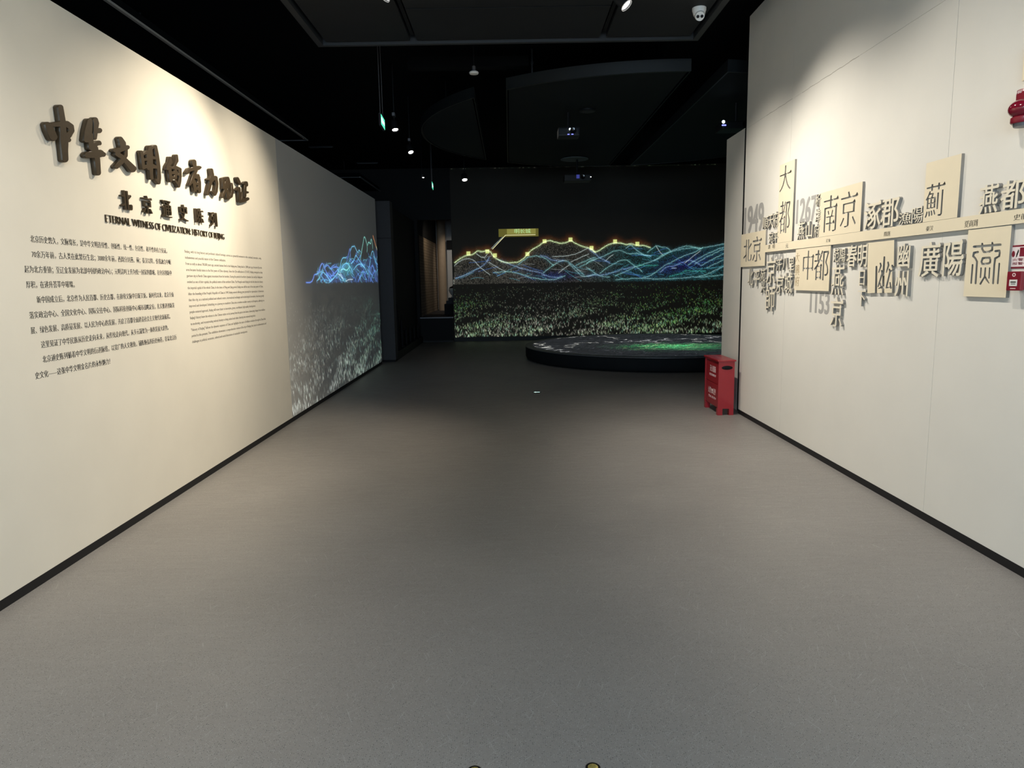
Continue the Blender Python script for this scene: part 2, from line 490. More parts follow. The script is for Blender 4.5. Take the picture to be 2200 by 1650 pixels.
def plate(name, loops, depth, m, loc, rot, parent=None, bevel=0.0, z0=0.0, edge=None):
    """fill outline loops (even-odd) and give them thickness; local z from z0 to z0 + depth"""
    cu = bpy.data.curves.new(name, 'CURVE')
    cu.dimensions = '2D'; cu.fill_mode = 'BOTH'
    cu.extrude = max(depth / 2 - bevel, 0.0)
    if bevel: cu.bevel_depth = bevel; cu.bevel_resolution = 0; cu.offset = -bevel
    for l in loops:
        sp = cu.splines.new('POLY'); sp.points.add(len(l) - 1)
        for p, q in zip(sp.points, l): p.co = (q[0], q[1], 0, 1)
        sp.use_cyclic_u = True
    t = bpy.data.objects.new(name, cu)
    C.objects.link(t)
    bpy.context.view_layer.update()
    me = bpy.data.meshes.new_from_object(t.evaluated_get(bpy.context.evaluated_depsgraph_get()))
    bpy.data.objects.remove(t); bpy.data.curves.remove(cu)
    me.transform(Matrix.Translation((0, 0, z0 + depth / 2)))
    me.name = name
    me.materials.clear(); me.materials.append(m)
    if edge:                                  # side faces get a darker colour, painting in their shade
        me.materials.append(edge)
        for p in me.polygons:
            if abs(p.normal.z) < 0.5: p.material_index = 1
    o = bpy.data.objects.new(name, me)
    o.location = loc; o.rotation_euler = rot
    C.objects.link(o)
    if parent: o.parent = parent
    return o

SONG = dict(thin=0.45, widen=0.15, serif='cjk')
THIN = dict(thin=0.4, widen=0.0, serif='cjk')
BOLD = dict(thin=0.0, widen=0.3)
HEAVY = dict(thin=0.15, widen=0.75, serif='cjk')
KAI = dict(thin=-0.10, widen=0.35, serif='cjk')
PLAIN = None
def glyph(ch, w, h, style):
    lo = text_loops(ch, 3)
    return fit(restyle(lo, **style) if style else lo, w, h)

# ------------------------------------------------------------------ measured outlines, metres (y along the wall, z up)
BRUSH = {'中':[[(4.1564,2.3952),(4.1584,2.3894),(4.1568,2.3856),(4.153,2.3813),(4.145,2.3763),(4.137,2.3736),(4.131,2.3728),(4.1291,2.3709),(4.118,2.321),(4.113,2.2757),(4.1111,2.2707),(4.1063,2.2651),(4.0975,2.259),(4.0871,2.2549),(4.0772,2.2531),(4.0696,2.2532),(4.0623,2.2551),(4.0577,2.2584),(4.0555,2.2638),(4.0565,2.3089),(4.0542,2.3659),(4.0609,2.4084),(4.0653,2.4414),(4.0646,2.442),(4.0088,2.4294),(4.0067,2.4281),(4.0117,2.4234),(4.0336,2.3848),(4.033,2.3789),(4.0296,2.3726),(4.0244,2.3671),(4.0172,2.3617),(4.0071,2.3567),(3.9974,2.3537),(3.9863,2.3523),(3.9774,2.3532),(3.9723,2.3551),(3.968,2.3584),(3.9565,2.3752),(3.9436,2.3948),(3.9358,2.4242),(3.9363,2.4287),(3.9382,2.4324),(3.9417,2.4365),(3.946,2.44),(3.9519,2.4434),(3.9576,2.4458),(3.9669,2.4478),(3.974,2.4476),(3.9791,2.4461),(3.9856,2.4422),(3.9919,2.4471),(3.9978,2.45),(4.0679,2.4716),(4.0697,2.4731),(4.0702,2.4778),(4.0647,2.5436),(4.0653,2.5472),(4.0696,2.5538),(4.0777,2.5605),(4.0879,2.5653),(4.0978,2.5677),(4.1045,2.5678),(4.1097,2.5668),(4.1138,2.5643),(4.1157,2.5613),(4.1248,2.4874),(4.1418,2.4908),(4.1516,2.4909),(4.1895,2.4823),(4.1938,2.48),(4.197,2.476),(4.1985,2.4492),(4.1973,2.4442),(4.1932,2.4386),(4.1734,2.4194),(4.1675,2.4111),(4.151,2.3985)],[(4.1245,2.4246),(4.1331,2.4298),(4.144,2.4392),(4.1391,2.4475),(4.1313,2.4494),(4.1233,2.4513),(4.1221,2.4498),(4.1205,2.4251),(4.1223,2.4234)]],'华':[[(4.4236,2.4345),(4.4334,2.439),(4.4405,2.4411),(4.4474,2.442),(4.4542,2.4417),(4.4585,2.4405),(4.4625,2.4377),(4.4663,2.4271),(4.4632,2.4214),(4.4566,2.417),(4.4494,2.4145),(4.4378,2.4133),(4.4148,2.4037),(4.414,2.4023),(4.4198,2.3999),(4.4232,2.3965),(4.4238,2.3865),(4.4283,2.3844),(4.4401,2.3875),(4.4494,2.389),(4.4653,2.3887),(4.4718,2.3869),(4.4801,2.3827),(4.4981,2.379),(4.5022,2.3759),(4.5037,2.3715),(4.5027,2.3675),(4.4996,2.3631),(4.4937,2.3583),(4.4869,2.3546),(4.4771,2.3514),(4.4557,2.3475),(4.446,2.3439),(4.4315,2.3401),(4.4315,2.3136),(4.4273,2.2484),(4.4253,2.2431),(4.4194,2.2371),(4.408,2.2313),(4.4009,2.2294),(4.394,2.2286),(4.3831,2.2299),(4.3763,2.2346),(4.3715,2.3013),(4.3711,2.3253),(4.2954,2.3125),(4.2824,2.3137),(4.277,2.316),(4.2734,2.3194),(4.2719,2.3252),(4.2741,2.3317),(4.2788,2.3374),(4.2877,2.3438),(4.2997,2.349),(4.3525,2.3638),(4.3429,2.3632),(4.335,2.3644),(4.3289,2.367),(4.3249,2.3709),(4.3223,2.3854),(4.3234,2.4064),(4.3069,2.4021),(4.2983,2.4015),(4.2921,2.402),(4.2823,2.406),(4.2797,2.4091),(4.2786,2.4137),(4.2999,2.4723),(4.3361,2.5358),(4.3432,2.5434),(4.3495,2.5476),(4.3565,2.5508),(4.3634,2.553),(4.3722,2.5545),(4.3787,2.5544),(4.385,2.5528),(4.3902,2.5476),(4.3905,2.5439),(4.3782,2.4835),(4.3728,2.4725),(4.381,2.4683),(4.384,2.4637),(4.3802,2.4141)],[(4.4147,2.4424),(4.4065,2.438),(4.3973,2.4363),(4.3909,2.4373),(4.3875,2.4408),(4.3913,2.4923),(4.4016,2.5303),(4.396,2.5488),(4.3961,2.5538),(4.3994,2.5594),(4.4044,2.5642),(4.4119,2.5688),(4.419,2.5719),(4.4283,2.5744),(4.4351,2.5751),(4.4417,2.5747),(4.4474,2.5725),(4.4504,2.5694),(4.4601,2.5465),(4.4594,2.5426),(4.4468,2.5151),(4.4634,2.5196),(4.4754,2.5197),(4.4806,2.5182),(4.4848,2.5153),(4.4864,2.5081),(4.4807,2.4993),(4.4698,2.4919),(4.4601,2.4879),(4.4319,2.481),(4.4188,2.4469)]],'文':[[(4.6692,2.474),(4.6626,2.4925),(4.6651,2.4996),(4.6726,2.5063),(4.6818,2.511),(4.6924,2.5142),(4.7026,2.5151),(4.7129,2.5129),(4.7478,2.4915),(4.7506,2.4854),(4.7487,2.4702),(4.7506,2.4696),(4.7671,2.475),(4.7777,2.4761),(4.7876,2.4747),(4.7935,2.4704),(4.7936,2.4636),(4.7886,2.4573),(4.7803,2.4517),(4.7645,2.4448),(4.7651,2.4422),(4.7586,2.4059),(4.7556,2.4013),(4.7419,2.3882),(4.846,2.3522),(4.8532,2.346),(4.8543,2.3379),(4.849,2.3288),(4.8375,2.3196),(4.8227,2.3128),(4.8058,2.3084),(4.7923,2.3073),(4.7793,2.3086),(4.7718,2.3112),(4.7578,2.3203),(4.7159,2.3475),(4.7041,2.3527),(4.6305,2.3067),(4.6223,2.3028),(4.612,2.2999),(4.5996,2.2993),(4.5913,2.3014),(4.5863,2.3058),(4.5863,2.3124),(4.5926,2.3199),(4.6661,2.3701),(4.6648,2.3712),(4.6157,2.3788),(4.6092,2.3807),(4.6049,2.3841),(4.6034,2.3885),(4.605,2.394),(4.6086,2.3985),(4.6061,2.3994),(4.5931,2.3997),(4.5885,2.4011),(4.5846,2.4047),(4.585,2.41),(4.5905,2.4162),(4.5993,2.4211),(4.6224,2.4276),(4.6303,2.4307),(4.6748,2.4437),(4.6771,2.445)],[(4.7166,2.4054),(4.7306,2.432),(4.7286,2.4326),(4.683,2.4156),(4.6668,2.4087),(4.7072,2.3991)]],'明':[[(5.0887,2.4195),(5.0871,2.4064),(5.0972,2.4074),(5.1299,2.4037),(5.1335,2.4057),(5.1326,2.4234),(5.131,2.4425),(5.0931,2.4396)],[(5.1747,2.52),(5.1823,2.4902),(5.1919,2.4085),(5.1872,2.3257),(5.1719,2.2874),(5.1655,2.2817),(5.158,2.2783),(5.1473,2.2759),(5.1371,2.276),(5.0967,2.2946),(5.0935,2.2979),(5.0955,2.303),(5.106,2.3088),(5.1164,2.3105),(5.1293,2.3079),(5.1329,2.3098),(5.134,2.3783),(5.1323,2.3796),(5.081,2.375),(5.0725,2.3078),(5.0683,2.3022),(5.0573,2.2963),(5.047,2.2938),(5.0372,2.2935),(5.0309,2.2949),(5.0265,2.2981),(5.0244,2.3535),(5.0228,2.3549),(5.009,2.3521),(4.9995,2.3528),(4.9929,2.3566),(4.9916,2.3623),(4.9717,2.3574),(4.961,2.3503),(4.951,2.3471),(4.9384,2.3464),(4.9295,2.35),(4.9255,2.4022),(4.9241,2.4624),(4.9292,2.4674),(4.936,2.471),(4.9457,2.4735),(4.9531,2.4737),(4.9609,2.4704),(4.9636,2.4569),(4.9644,2.4563),(4.9678,2.4578),(5.0058,2.4761),(5.0167,2.4837),(5.0271,2.4877),(5.0386,2.4905),(5.0445,2.5153),(5.0546,2.5235),(5.0701,2.5294),(5.0834,2.5311),(5.0994,2.5285),(5.1319,2.5437),(5.1493,2.5478),(5.1595,2.5479),(5.1658,2.546),(5.1688,2.5429)],[(5.1276,2.4903),(5.1228,2.5168),(5.1207,2.5187),(5.0988,2.5077),(5.0971,2.485),(5.0962,2.4624),(5.1272,2.4626),(5.1307,2.4635)],[(4.9723,2.3817),(4.9962,2.3874),(4.9992,2.3892),(5.0041,2.4134),(4.9743,2.4067),(4.9711,2.405)],[(4.9686,2.4265),(4.9716,2.4265),(5.0052,2.4358),(5.0041,2.4545),(5.0025,2.4558),(4.966,2.4433)]],'的':[[(5.4861,2.4946),(5.4824,2.4871),(5.4384,2.4507),(5.5105,2.4476),(5.521,2.4446),(5.5244,2.4399),(5.5158,2.3827),(5.4984,2.3366),(5.4761,2.3022),(5.4713,2.2981),(5.4589,2.2933),(5.4472,2.292),(5.4398,2.2932),(5.4342,2.2985),(5.4373,2.3058),(5.3956,2.3295),(5.3942,2.3327),(5.4005,2.3387),(5.407,2.3411),(5.4147,2.3422),(5.422,2.3411),(5.4505,2.3308),(5.4528,2.3321),(5.4724,2.3782),(5.4714,2.3817),(5.4632,2.3787),(5.4553,2.3778),(5.4502,2.3785),(5.441,2.3828),(5.4387,2.3716),(5.4416,2.3652),(5.4313,2.3534),(5.4235,2.3494),(5.4117,2.3463),(5.3968,2.3468),(5.3612,2.3418),(5.3588,2.3398),(5.3586,2.3312),(5.3561,2.3275),(5.3477,2.3219),(5.336,2.3181),(5.3285,2.3171),(5.3197,2.3174),(5.3128,2.3199),(5.3102,2.3229),(5.306,2.361),(5.3049,2.3978),(5.3035,2.3983),(5.2958,2.3951),(5.2847,2.3934),(5.2778,2.3944),(5.2735,2.398),(5.288,2.4269),(5.3334,2.4629),(5.3464,2.4968),(5.3552,2.5027),(5.3666,2.5049),(5.3744,2.5032),(5.3856,2.4695),(5.382,2.4622),(5.3356,2.426),(5.3483,2.4251),(5.3551,2.4225),(5.3685,2.4312),(5.3978,2.4409),(5.3976,2.446),(5.4314,2.4856),(5.4408,2.5248),(5.4437,2.5287),(5.4497,2.5327),(5.4578,2.5359),(5.4695,2.538),(5.4771,2.5374),(5.482,2.5353)],[(5.4633,2.421),(5.4483,2.4223),(5.4465,2.421),(5.4454,2.414),(5.454,2.4118),(5.4606,2.4059),(5.467,2.3996),(5.4687,2.4019),(5.4661,2.4188)],[(5.358,2.4109),(5.3581,2.3988),(5.3617,2.398),(5.3733,2.4014),(5.4001,2.4054),(5.4021,2.4091),(5.4025,2.4186),(5.3756,2.4137),(5.3682,2.4134),(5.3611,2.4148)],[(5.3803,2.3786),(5.3614,2.3766),(5.3589,2.3755),(5.3593,2.3648),(5.3745,2.3675),(5.3936,2.3703),(5.3955,2.3808)]],'有':[[(5.5993,2.4248),(5.6415,2.4583),(5.6507,2.4637),(5.6594,2.467),(5.7404,2.4894),(5.7303,2.4914),(5.7242,2.4959),(5.7136,2.5231),(5.7159,2.5306),(5.7269,2.5397),(5.7447,2.5472),(5.7666,2.5513),(5.7827,2.5507),(5.7928,2.5469),(5.7962,2.542),(5.7977,2.513),(5.7931,2.505),(5.7961,2.5039),(5.8278,2.5123),(5.8457,2.5152),(5.8766,2.516),(5.8851,2.5142),(5.8891,2.5108),(5.888,2.5051),(5.883,2.5006),(5.8535,2.4863),(5.8395,2.4818),(5.802,2.4734),(5.8031,2.4644),(5.7688,2.4245),(5.7727,2.424),(5.786,2.4268),(5.7883,2.4365),(5.7946,2.4411),(5.8022,2.4444),(5.8201,2.4477),(5.8328,2.4459),(5.8363,2.4435),(5.84,2.433),(5.8485,2.4286),(5.8505,2.4252),(5.8459,2.4153),(5.8547,2.3886),(5.8538,2.3811),(5.8438,2.3109),(5.8361,2.3025),(5.8272,2.2984),(5.8179,2.2958),(5.8046,2.2944),(5.796,2.2952),(5.7864,2.3001),(5.7866,2.3149),(5.7652,2.315),(5.7623,2.3137),(5.7601,2.3061),(5.7494,2.299),(5.7315,2.2943),(5.7147,2.2947),(5.7078,2.2978),(5.7057,2.3011),(5.6969,2.3571),(5.6509,2.3322),(5.6424,2.3306),(5.6343,2.3311),(5.6301,2.333),(5.6292,2.3364),(5.6581,2.3636),(5.7422,2.4588),(5.7368,2.459),(5.68,2.4449),(5.6357,2.4213),(5.6259,2.4176),(5.6134,2.4158),(5.6045,2.4167),(5.5995,2.4196)],[(5.7725,2.4003),(5.7597,2.3999),(5.7474,2.4028),(5.7366,2.3926),(5.7533,2.3887),(5.7569,2.379),(5.7594,2.3756),(5.7909,2.3781),(5.7885,2.4017)],[(5.782,2.3357),(5.7885,2.3373),(5.79,2.354),(5.7638,2.3533),(5.759,2.3518),(5.7604,2.3353)]],'力':[[(6.0548,2.4692),(6.0565,2.4733),(6.0496,2.5163),(6.0574,2.5232),(6.0677,2.528),(6.0777,2.5309),(6.0922,2.533),(6.1063,2.5318),(6.1142,2.5262),(6.1257,2.4834),(6.122,2.4751),(6.1242,2.4744),(6.1447,2.481),(6.1646,2.4834),(6.1885,2.481),(6.1963,2.476),(6.2054,2.4201),(6.1766,2.3494),(6.138,2.3171),(6.1225,2.312),(6.1079,2.3117),(6.0593,2.3328),(6.0565,2.3366),(6.0626,2.3431),(6.0764,2.3477),(6.0882,2.3482),(6.1092,2.3439),(6.1144,2.3476),(6.1218,2.3622),(6.1463,2.4103),(6.1351,2.44),(6.1323,2.4411),(6.089,2.4239),(5.9931,2.3049),(5.978,2.2984),(5.9638,2.2964),(5.9537,2.2973),(5.946,2.3021),(5.9476,2.308),(6.0227,2.4187),(6.0212,2.4204),(6.0009,2.4208),(5.9929,2.4222),(5.9887,2.4254),(5.9889,2.4293),(5.9942,2.4342),(6.0043,2.4387),(6.0401,2.446)]],'见':[[(6.4629,2.452),(6.436,2.4136),(6.4266,2.4091),(6.4154,2.406),(6.3941,2.4049),(6.3914,2.4038),(6.3931,2.3997),(6.4144,2.4005),(6.4269,2.396),(6.4109,2.3572),(6.4215,2.3482),(6.4255,2.3471),(6.4483,2.3534),(6.4833,2.3948),(6.4864,2.4613),(6.4934,2.4684),(6.5087,2.4725),(6.5196,2.4723),(6.5246,2.47),(6.5394,2.3997),(6.5028,2.3474),(6.4946,2.3415),(6.4083,2.3128),(6.3867,2.3106),(6.3698,2.3136),(6.3638,2.319),(6.3559,2.3466),(6.3637,2.3658),(6.3609,2.3688),(6.294,2.3158),(6.283,2.312),(6.2726,2.3108),(6.2645,2.3117),(6.2588,2.315),(6.2595,2.3191),(6.2878,2.3545),(6.3301,2.3919),(6.3292,2.3928),(6.3129,2.3888),(6.3026,2.3881),(6.2935,2.3893),(6.288,2.3926),(6.295,2.4356),(6.2928,2.4773),(6.3002,2.4835),(6.3112,2.4875),(6.4198,2.5124),(6.436,2.514),(6.4459,2.5132),(6.4559,2.5084),(6.4741,2.474),(6.4743,2.4699)],[(6.3455,2.4565),(6.3482,2.4387),(6.3588,2.4664),(6.3649,2.4719),(6.3762,2.4764),(6.3923,2.4786),(6.3928,2.4812),(6.3871,2.4789),(6.3712,2.4774),(6.3435,2.4723)]],'证':[[(6.908,2.5195),(6.9107,2.5045),(6.9068,2.4974),(6.8945,2.4907),(6.8653,2.4832),(6.855,2.4425),(6.9041,2.4451),(6.9152,2.4412),(6.9149,2.4345),(6.9071,2.429),(6.8939,2.4244),(6.8499,2.4175),(6.8409,2.3883),(6.8308,2.381),(6.8182,2.377),(6.8238,2.376),(6.8744,2.3866),(6.8931,2.3882),(6.9066,2.3872),(6.9164,2.3839),(6.9196,2.3754),(6.9113,2.3678),(6.9005,2.3629),(6.8032,2.3361),(6.6879,2.3154),(6.6706,2.3157),(6.6481,2.3183),(6.6423,2.3206),(6.6449,2.3973),(6.6419,2.4182),(6.6391,2.42),(6.6174,2.413),(6.6034,2.411),(6.5918,2.4119),(6.5851,2.4174),(6.5917,2.4245),(6.6445,2.448),(6.6629,2.4551),(6.6807,2.4579),(6.6978,2.4569),(6.7061,2.4518),(6.7129,2.4077),(6.6936,2.345),(6.7136,2.3499),(6.7294,2.4097),(6.7352,2.4147),(6.7426,2.4176),(6.7607,2.4198),(6.7705,2.4169),(6.7677,2.3643),(6.8205,2.3751),(6.8179,2.3767),(6.7936,2.3751),(6.7841,2.3774),(6.7802,2.3813),(6.8119,2.4849),(6.8217,2.4927),(6.7926,2.4932),(6.7842,2.4964),(6.7829,2.5027),(6.7962,2.512),(6.8475,2.53),(6.8664,2.5341),(6.8848,2.5351),(6.8975,2.5334),(6.9065,2.5281)],[(6.6191,2.5269),(6.6288,2.5346),(6.6453,2.5406),(6.6628,2.5434),(6.6809,2.542),(6.7157,2.515),(6.736,2.49),(6.7258,2.482),(6.7134,2.4781),(6.6992,2.4765),(6.6896,2.4774),(6.6423,2.4901),(6.6369,2.4936),(6.6194,2.5207)]]}
SEAL = [[(3.7432,1.6996),(3.7426,1.6974),(3.7433,1.6952),(3.7454,1.6934),(3.7485,1.6924),(3.8063,1.6918),(3.8044,1.6724),(3.8054,1.669),(3.8084,1.6672),(3.8329,1.6592),(3.8777,1.6589),(3.8831,1.6602),(3.8857,1.6621),(3.9025,1.6813),(3.9035,1.6836),(3.9044,1.6911),(3.9655,1.6912),(3.9712,1.6932),(3.9744,1.6963),(3.975,1.6987),(3.9742,1.701),(3.9706,1.7035),(3.967,1.7041),(3.906,1.7042),(3.9051,1.7045),(3.9048,1.7057),(3.9051,1.7115),(3.9043,1.7137),(3.9021,1.7153),(3.8986,1.716),(3.895,1.7155),(3.8905,1.713),(3.8892,1.7106),(3.8885,1.7048),(3.8867,1.7043),(3.8247,1.7044),(3.8236,1.7049),(3.8236,1.7128),(3.8214,1.715),(3.8176,1.7159),(3.8142,1.7154),(3.8102,1.7132),(3.8087,1.7109),(3.808,1.7052),(3.8062,1.7045),(3.7516,1.7045),(3.7465,1.7028)],[(3.755,1.5515),(3.7549,1.6009),(3.7533,1.6031),(3.7509,1.604),(3.7476,1.6039),(3.745,1.6029),(3.7435,1.6018),(3.7426,1.5995),(3.7422,1.5435),(3.7419,1.4952),(3.7434,1.493),(3.7455,1.4919),(3.7488,1.4916),(3.7529,1.4929),(3.7542,1.4941),(3.7552,1.4963)],[(3.9366,1.6337),(3.9222,1.6168),(3.9211,1.6145),(3.9189,1.4959),(3.9203,1.4924),(3.9251,1.4903),(3.9287,1.4905),(3.931,1.4911),(3.9331,1.4923),(3.935,1.4947),(3.9365,1.5643),(3.9373,1.6137),(3.9517,1.6306),(3.9724,1.6419),(3.9747,1.6455),(3.9698,1.6663),(3.9675,1.6689),(3.963,1.6701),(3.9308,1.673),(3.9272,1.673),(3.9235,1.6721),(3.9196,1.6694),(3.9184,1.6669),(3.9189,1.6646),(3.9215,1.6623),(3.9258,1.6613),(3.9525,1.6589),(3.953,1.6577),(3.9555,1.6472),(3.9399,1.6373)],[(3.794,1.5906),(3.7923,1.6301),(3.7891,1.6326),(3.7618,1.6414),(3.76,1.6548),(3.7619,1.6604),(3.7627,1.6611),(3.7858,1.66),(3.7909,1.6612),(3.7946,1.6643),(3.7953,1.6663),(3.7946,1.6685),(3.792,1.6706),(3.7888,1.6713),(3.7576,1.6728),(3.7542,1.6724),(3.7512,1.6711),(3.748,1.6677),(3.7451,1.6542),(3.7477,1.6354),(3.7506,1.6332),(3.7758,1.624),(3.7766,1.6195),(3.7789,1.5925),(3.7772,1.494),(3.7804,1.4914),(3.7854,1.491),(3.79,1.4928),(3.792,1.4962)],[(3.8963,1.5812),(3.8932,1.5827),(3.8897,1.5827),(3.8862,1.581),(3.8848,1.5787),(3.8844,1.5275),(3.8856,1.5252),(3.8879,1.524),(3.8915,1.5238),(3.895,1.5252),(3.8968,1.5276),(3.8972,1.5789)],[(3.8533,1.5227),(3.8545,1.5237),(3.8802,1.4892),(3.8836,1.4877),(3.8889,1.4879),(3.8927,1.4899),(3.8943,1.4924),(3.8932,1.496),(3.8627,1.5332),(3.8624,1.576),(3.8616,1.5806),(3.8581,1.5823),(3.8528,1.5817),(3.8497,1.5792),(3.8489,1.5354),(3.8283,1.5145),(3.8129,1.4973),(3.8131,1.4962),(3.8148,1.4948),(3.8182,1.4946),(3.82,1.4953),(3.8395,1.5088)],[(3.8141,1.6047),(3.8156,1.6025),(3.8174,1.6015),(3.8339,1.5965),(3.8823,1.5952),(3.8859,1.5955),(3.8896,1.5973),(3.8909,1.5986),(3.9,1.6139),(3.895,1.627),(3.891,1.6357),(3.8891,1.637),(3.8857,1.638),(3.8287,1.639),(3.8253,1.6386),(3.8217,1.6371),(3.8198,1.6355),(3.8151,1.624),(3.8129,1.6206)],[(3.8428,1.6706),(3.8377,1.6708),(3.8216,1.6765),(3.8225,1.6913),(3.8249,1.6918),(3.8625,1.6916),(3.8851,1.6915),(3.8868,1.6909),(3.8858,1.684),(3.8743,1.6708)],[(3.9724,1.5315),(3.9717,1.5993),(3.9697,1.6016),(3.9659,1.6027),(3.9603,1.6015),(3.9574,1.5989),(3.9573,1.5635),(3.9579,1.4958),(3.9599,1.4934),(3.9637,1.4922),(3.9694,1.4932),(3.9722,1.4958)],[(3.8828,1.6146),(3.8834,1.6134),(3.8829,1.6123),(3.8784,1.606),(3.8404,1.6077),(3.8303,1.6097),(3.8291,1.6108),(3.8285,1.6176),(3.8284,1.6188),(3.8323,1.6263),(3.8341,1.6274),(3.8756,1.6265),(3.8772,1.6254)],[(3.8272,1.573),(3.8272,1.5787),(3.8247,1.581),(3.8218,1.5815),(3.8187,1.5809),(3.8167,1.5797),(3.8153,1.5774),(3.8146,1.5294),(3.8145,1.5237),(3.8164,1.5214),(3.8213,1.5206),(3.8238,1.5214),(3.8262,1.5237)]]
YOU = [[(4.7876,1.4605),(4.7892,1.465),(4.788,1.4696),(4.7927,1.4726),(4.8056,1.4998),(4.8101,1.5026),(4.8158,1.5026),(4.8196,1.4998),(4.8112,1.4724),(4.8122,1.471),(4.8407,1.4682),(4.8431,1.4691),(4.8094,1.5718),(4.7953,1.573),(4.7933,1.5725),(4.7928,1.5709),(4.7804,1.4317),(4.7819,1.43),(4.877,1.4279),(4.8792,1.4286),(4.8905,1.5707),(4.8872,1.5753),(4.891,1.5815),(4.8937,1.6721),(4.8957,1.6753),(4.8987,1.6769),(4.9024,1.678),(4.9083,1.6782),(4.914,1.6762),(4.9159,1.6729),(4.919,1.5835),(4.921,1.5809),(4.9244,1.5842),(4.9275,1.5854),(4.9335,1.586),(4.9393,1.5845),(4.9417,1.5823),(4.9414,1.5792),(4.9328,1.562),(4.933,1.5604),(4.9743,1.4713),(4.9718,1.4682),(4.9674,1.4666),(4.9623,1.4663),(4.9564,1.4682),(4.9464,1.4872),(4.9339,1.4685),(4.9363,1.4669),(4.9587,1.4613),(4.9616,1.4599),(4.9627,1.4572),(4.961,1.4553),(4.9548,1.4538),(4.9312,1.4593),(4.9282,1.4592),(4.9248,1.4561),(4.9217,1.4551),(4.9112,1.4546),(4.9088,1.4282),(4.9126,1.4271),(4.973,1.4257),(4.9751,1.4271),(4.9886,1.5861),(4.9917,1.6113),(4.9973,1.6145),(5.0066,1.6153),(5.0126,1.6135),(5.0152,1.6102),(5.0049,1.4267),(5.0068,1.4249),(5.1048,1.4227),(5.1081,1.4234),(5.148,1.7803),(5.1448,1.7812),(4.7928,1.7823),(4.7917,1.7808),(4.7774,1.6083),(4.7794,1.6065),(4.7878,1.616),(4.7949,1.6186),(4.8033,1.6183),(4.8085,1.615),(4.8089,1.612),(4.7945,1.5891),(4.794,1.5845),(4.7965,1.5836),(4.8133,1.581),(4.8157,1.5819),(4.8209,1.5895),(4.8238,1.5911),(4.8288,1.5923),(4.8365,1.5913),(4.8402,1.5883),(4.8399,1.5853),(4.8318,1.5715),(4.8635,1.4736),(4.8631,1.4705),(4.8587,1.4675),(4.8637,1.4655),(4.8663,1.4628),(4.8638,1.4597),(4.8571,1.4587),(4.8085,1.4634),(4.8062,1.4588),(4.804,1.4573),(4.799,1.4559),(4.7934,1.4562),(4.7906,1.4571)],[(4.8662,1.5888),(4.8736,1.5674),(4.8691,1.5649),(4.8662,1.5647),(4.8622,1.5658),(4.8341,1.6141),(4.8337,1.6186),(4.8452,1.6386),(4.8487,1.6406),(4.8546,1.6415),(4.8597,1.6405),(4.8619,1.6391),(4.8625,1.636),(4.8551,1.6176)],[(4.9269,1.5276),(4.9197,1.5426),(4.9169,1.5432),(4.9172,1.5472),(4.9127,1.4842),(4.9119,1.4733),(4.9146,1.4717),(4.9177,1.4733),(4.9399,1.4997)],[(4.955,1.5778),(4.9323,1.6131),(4.9318,1.6162),(4.9448,1.6331),(4.9481,1.6353),(4.9512,1.6362),(4.9572,1.6364),(4.9626,1.6341),(4.9633,1.631),(4.9605,1.6262),(4.9549,1.6152),(4.9744,1.5687),(4.9705,1.5663),(4.9674,1.5659),(4.9626,1.567)]]
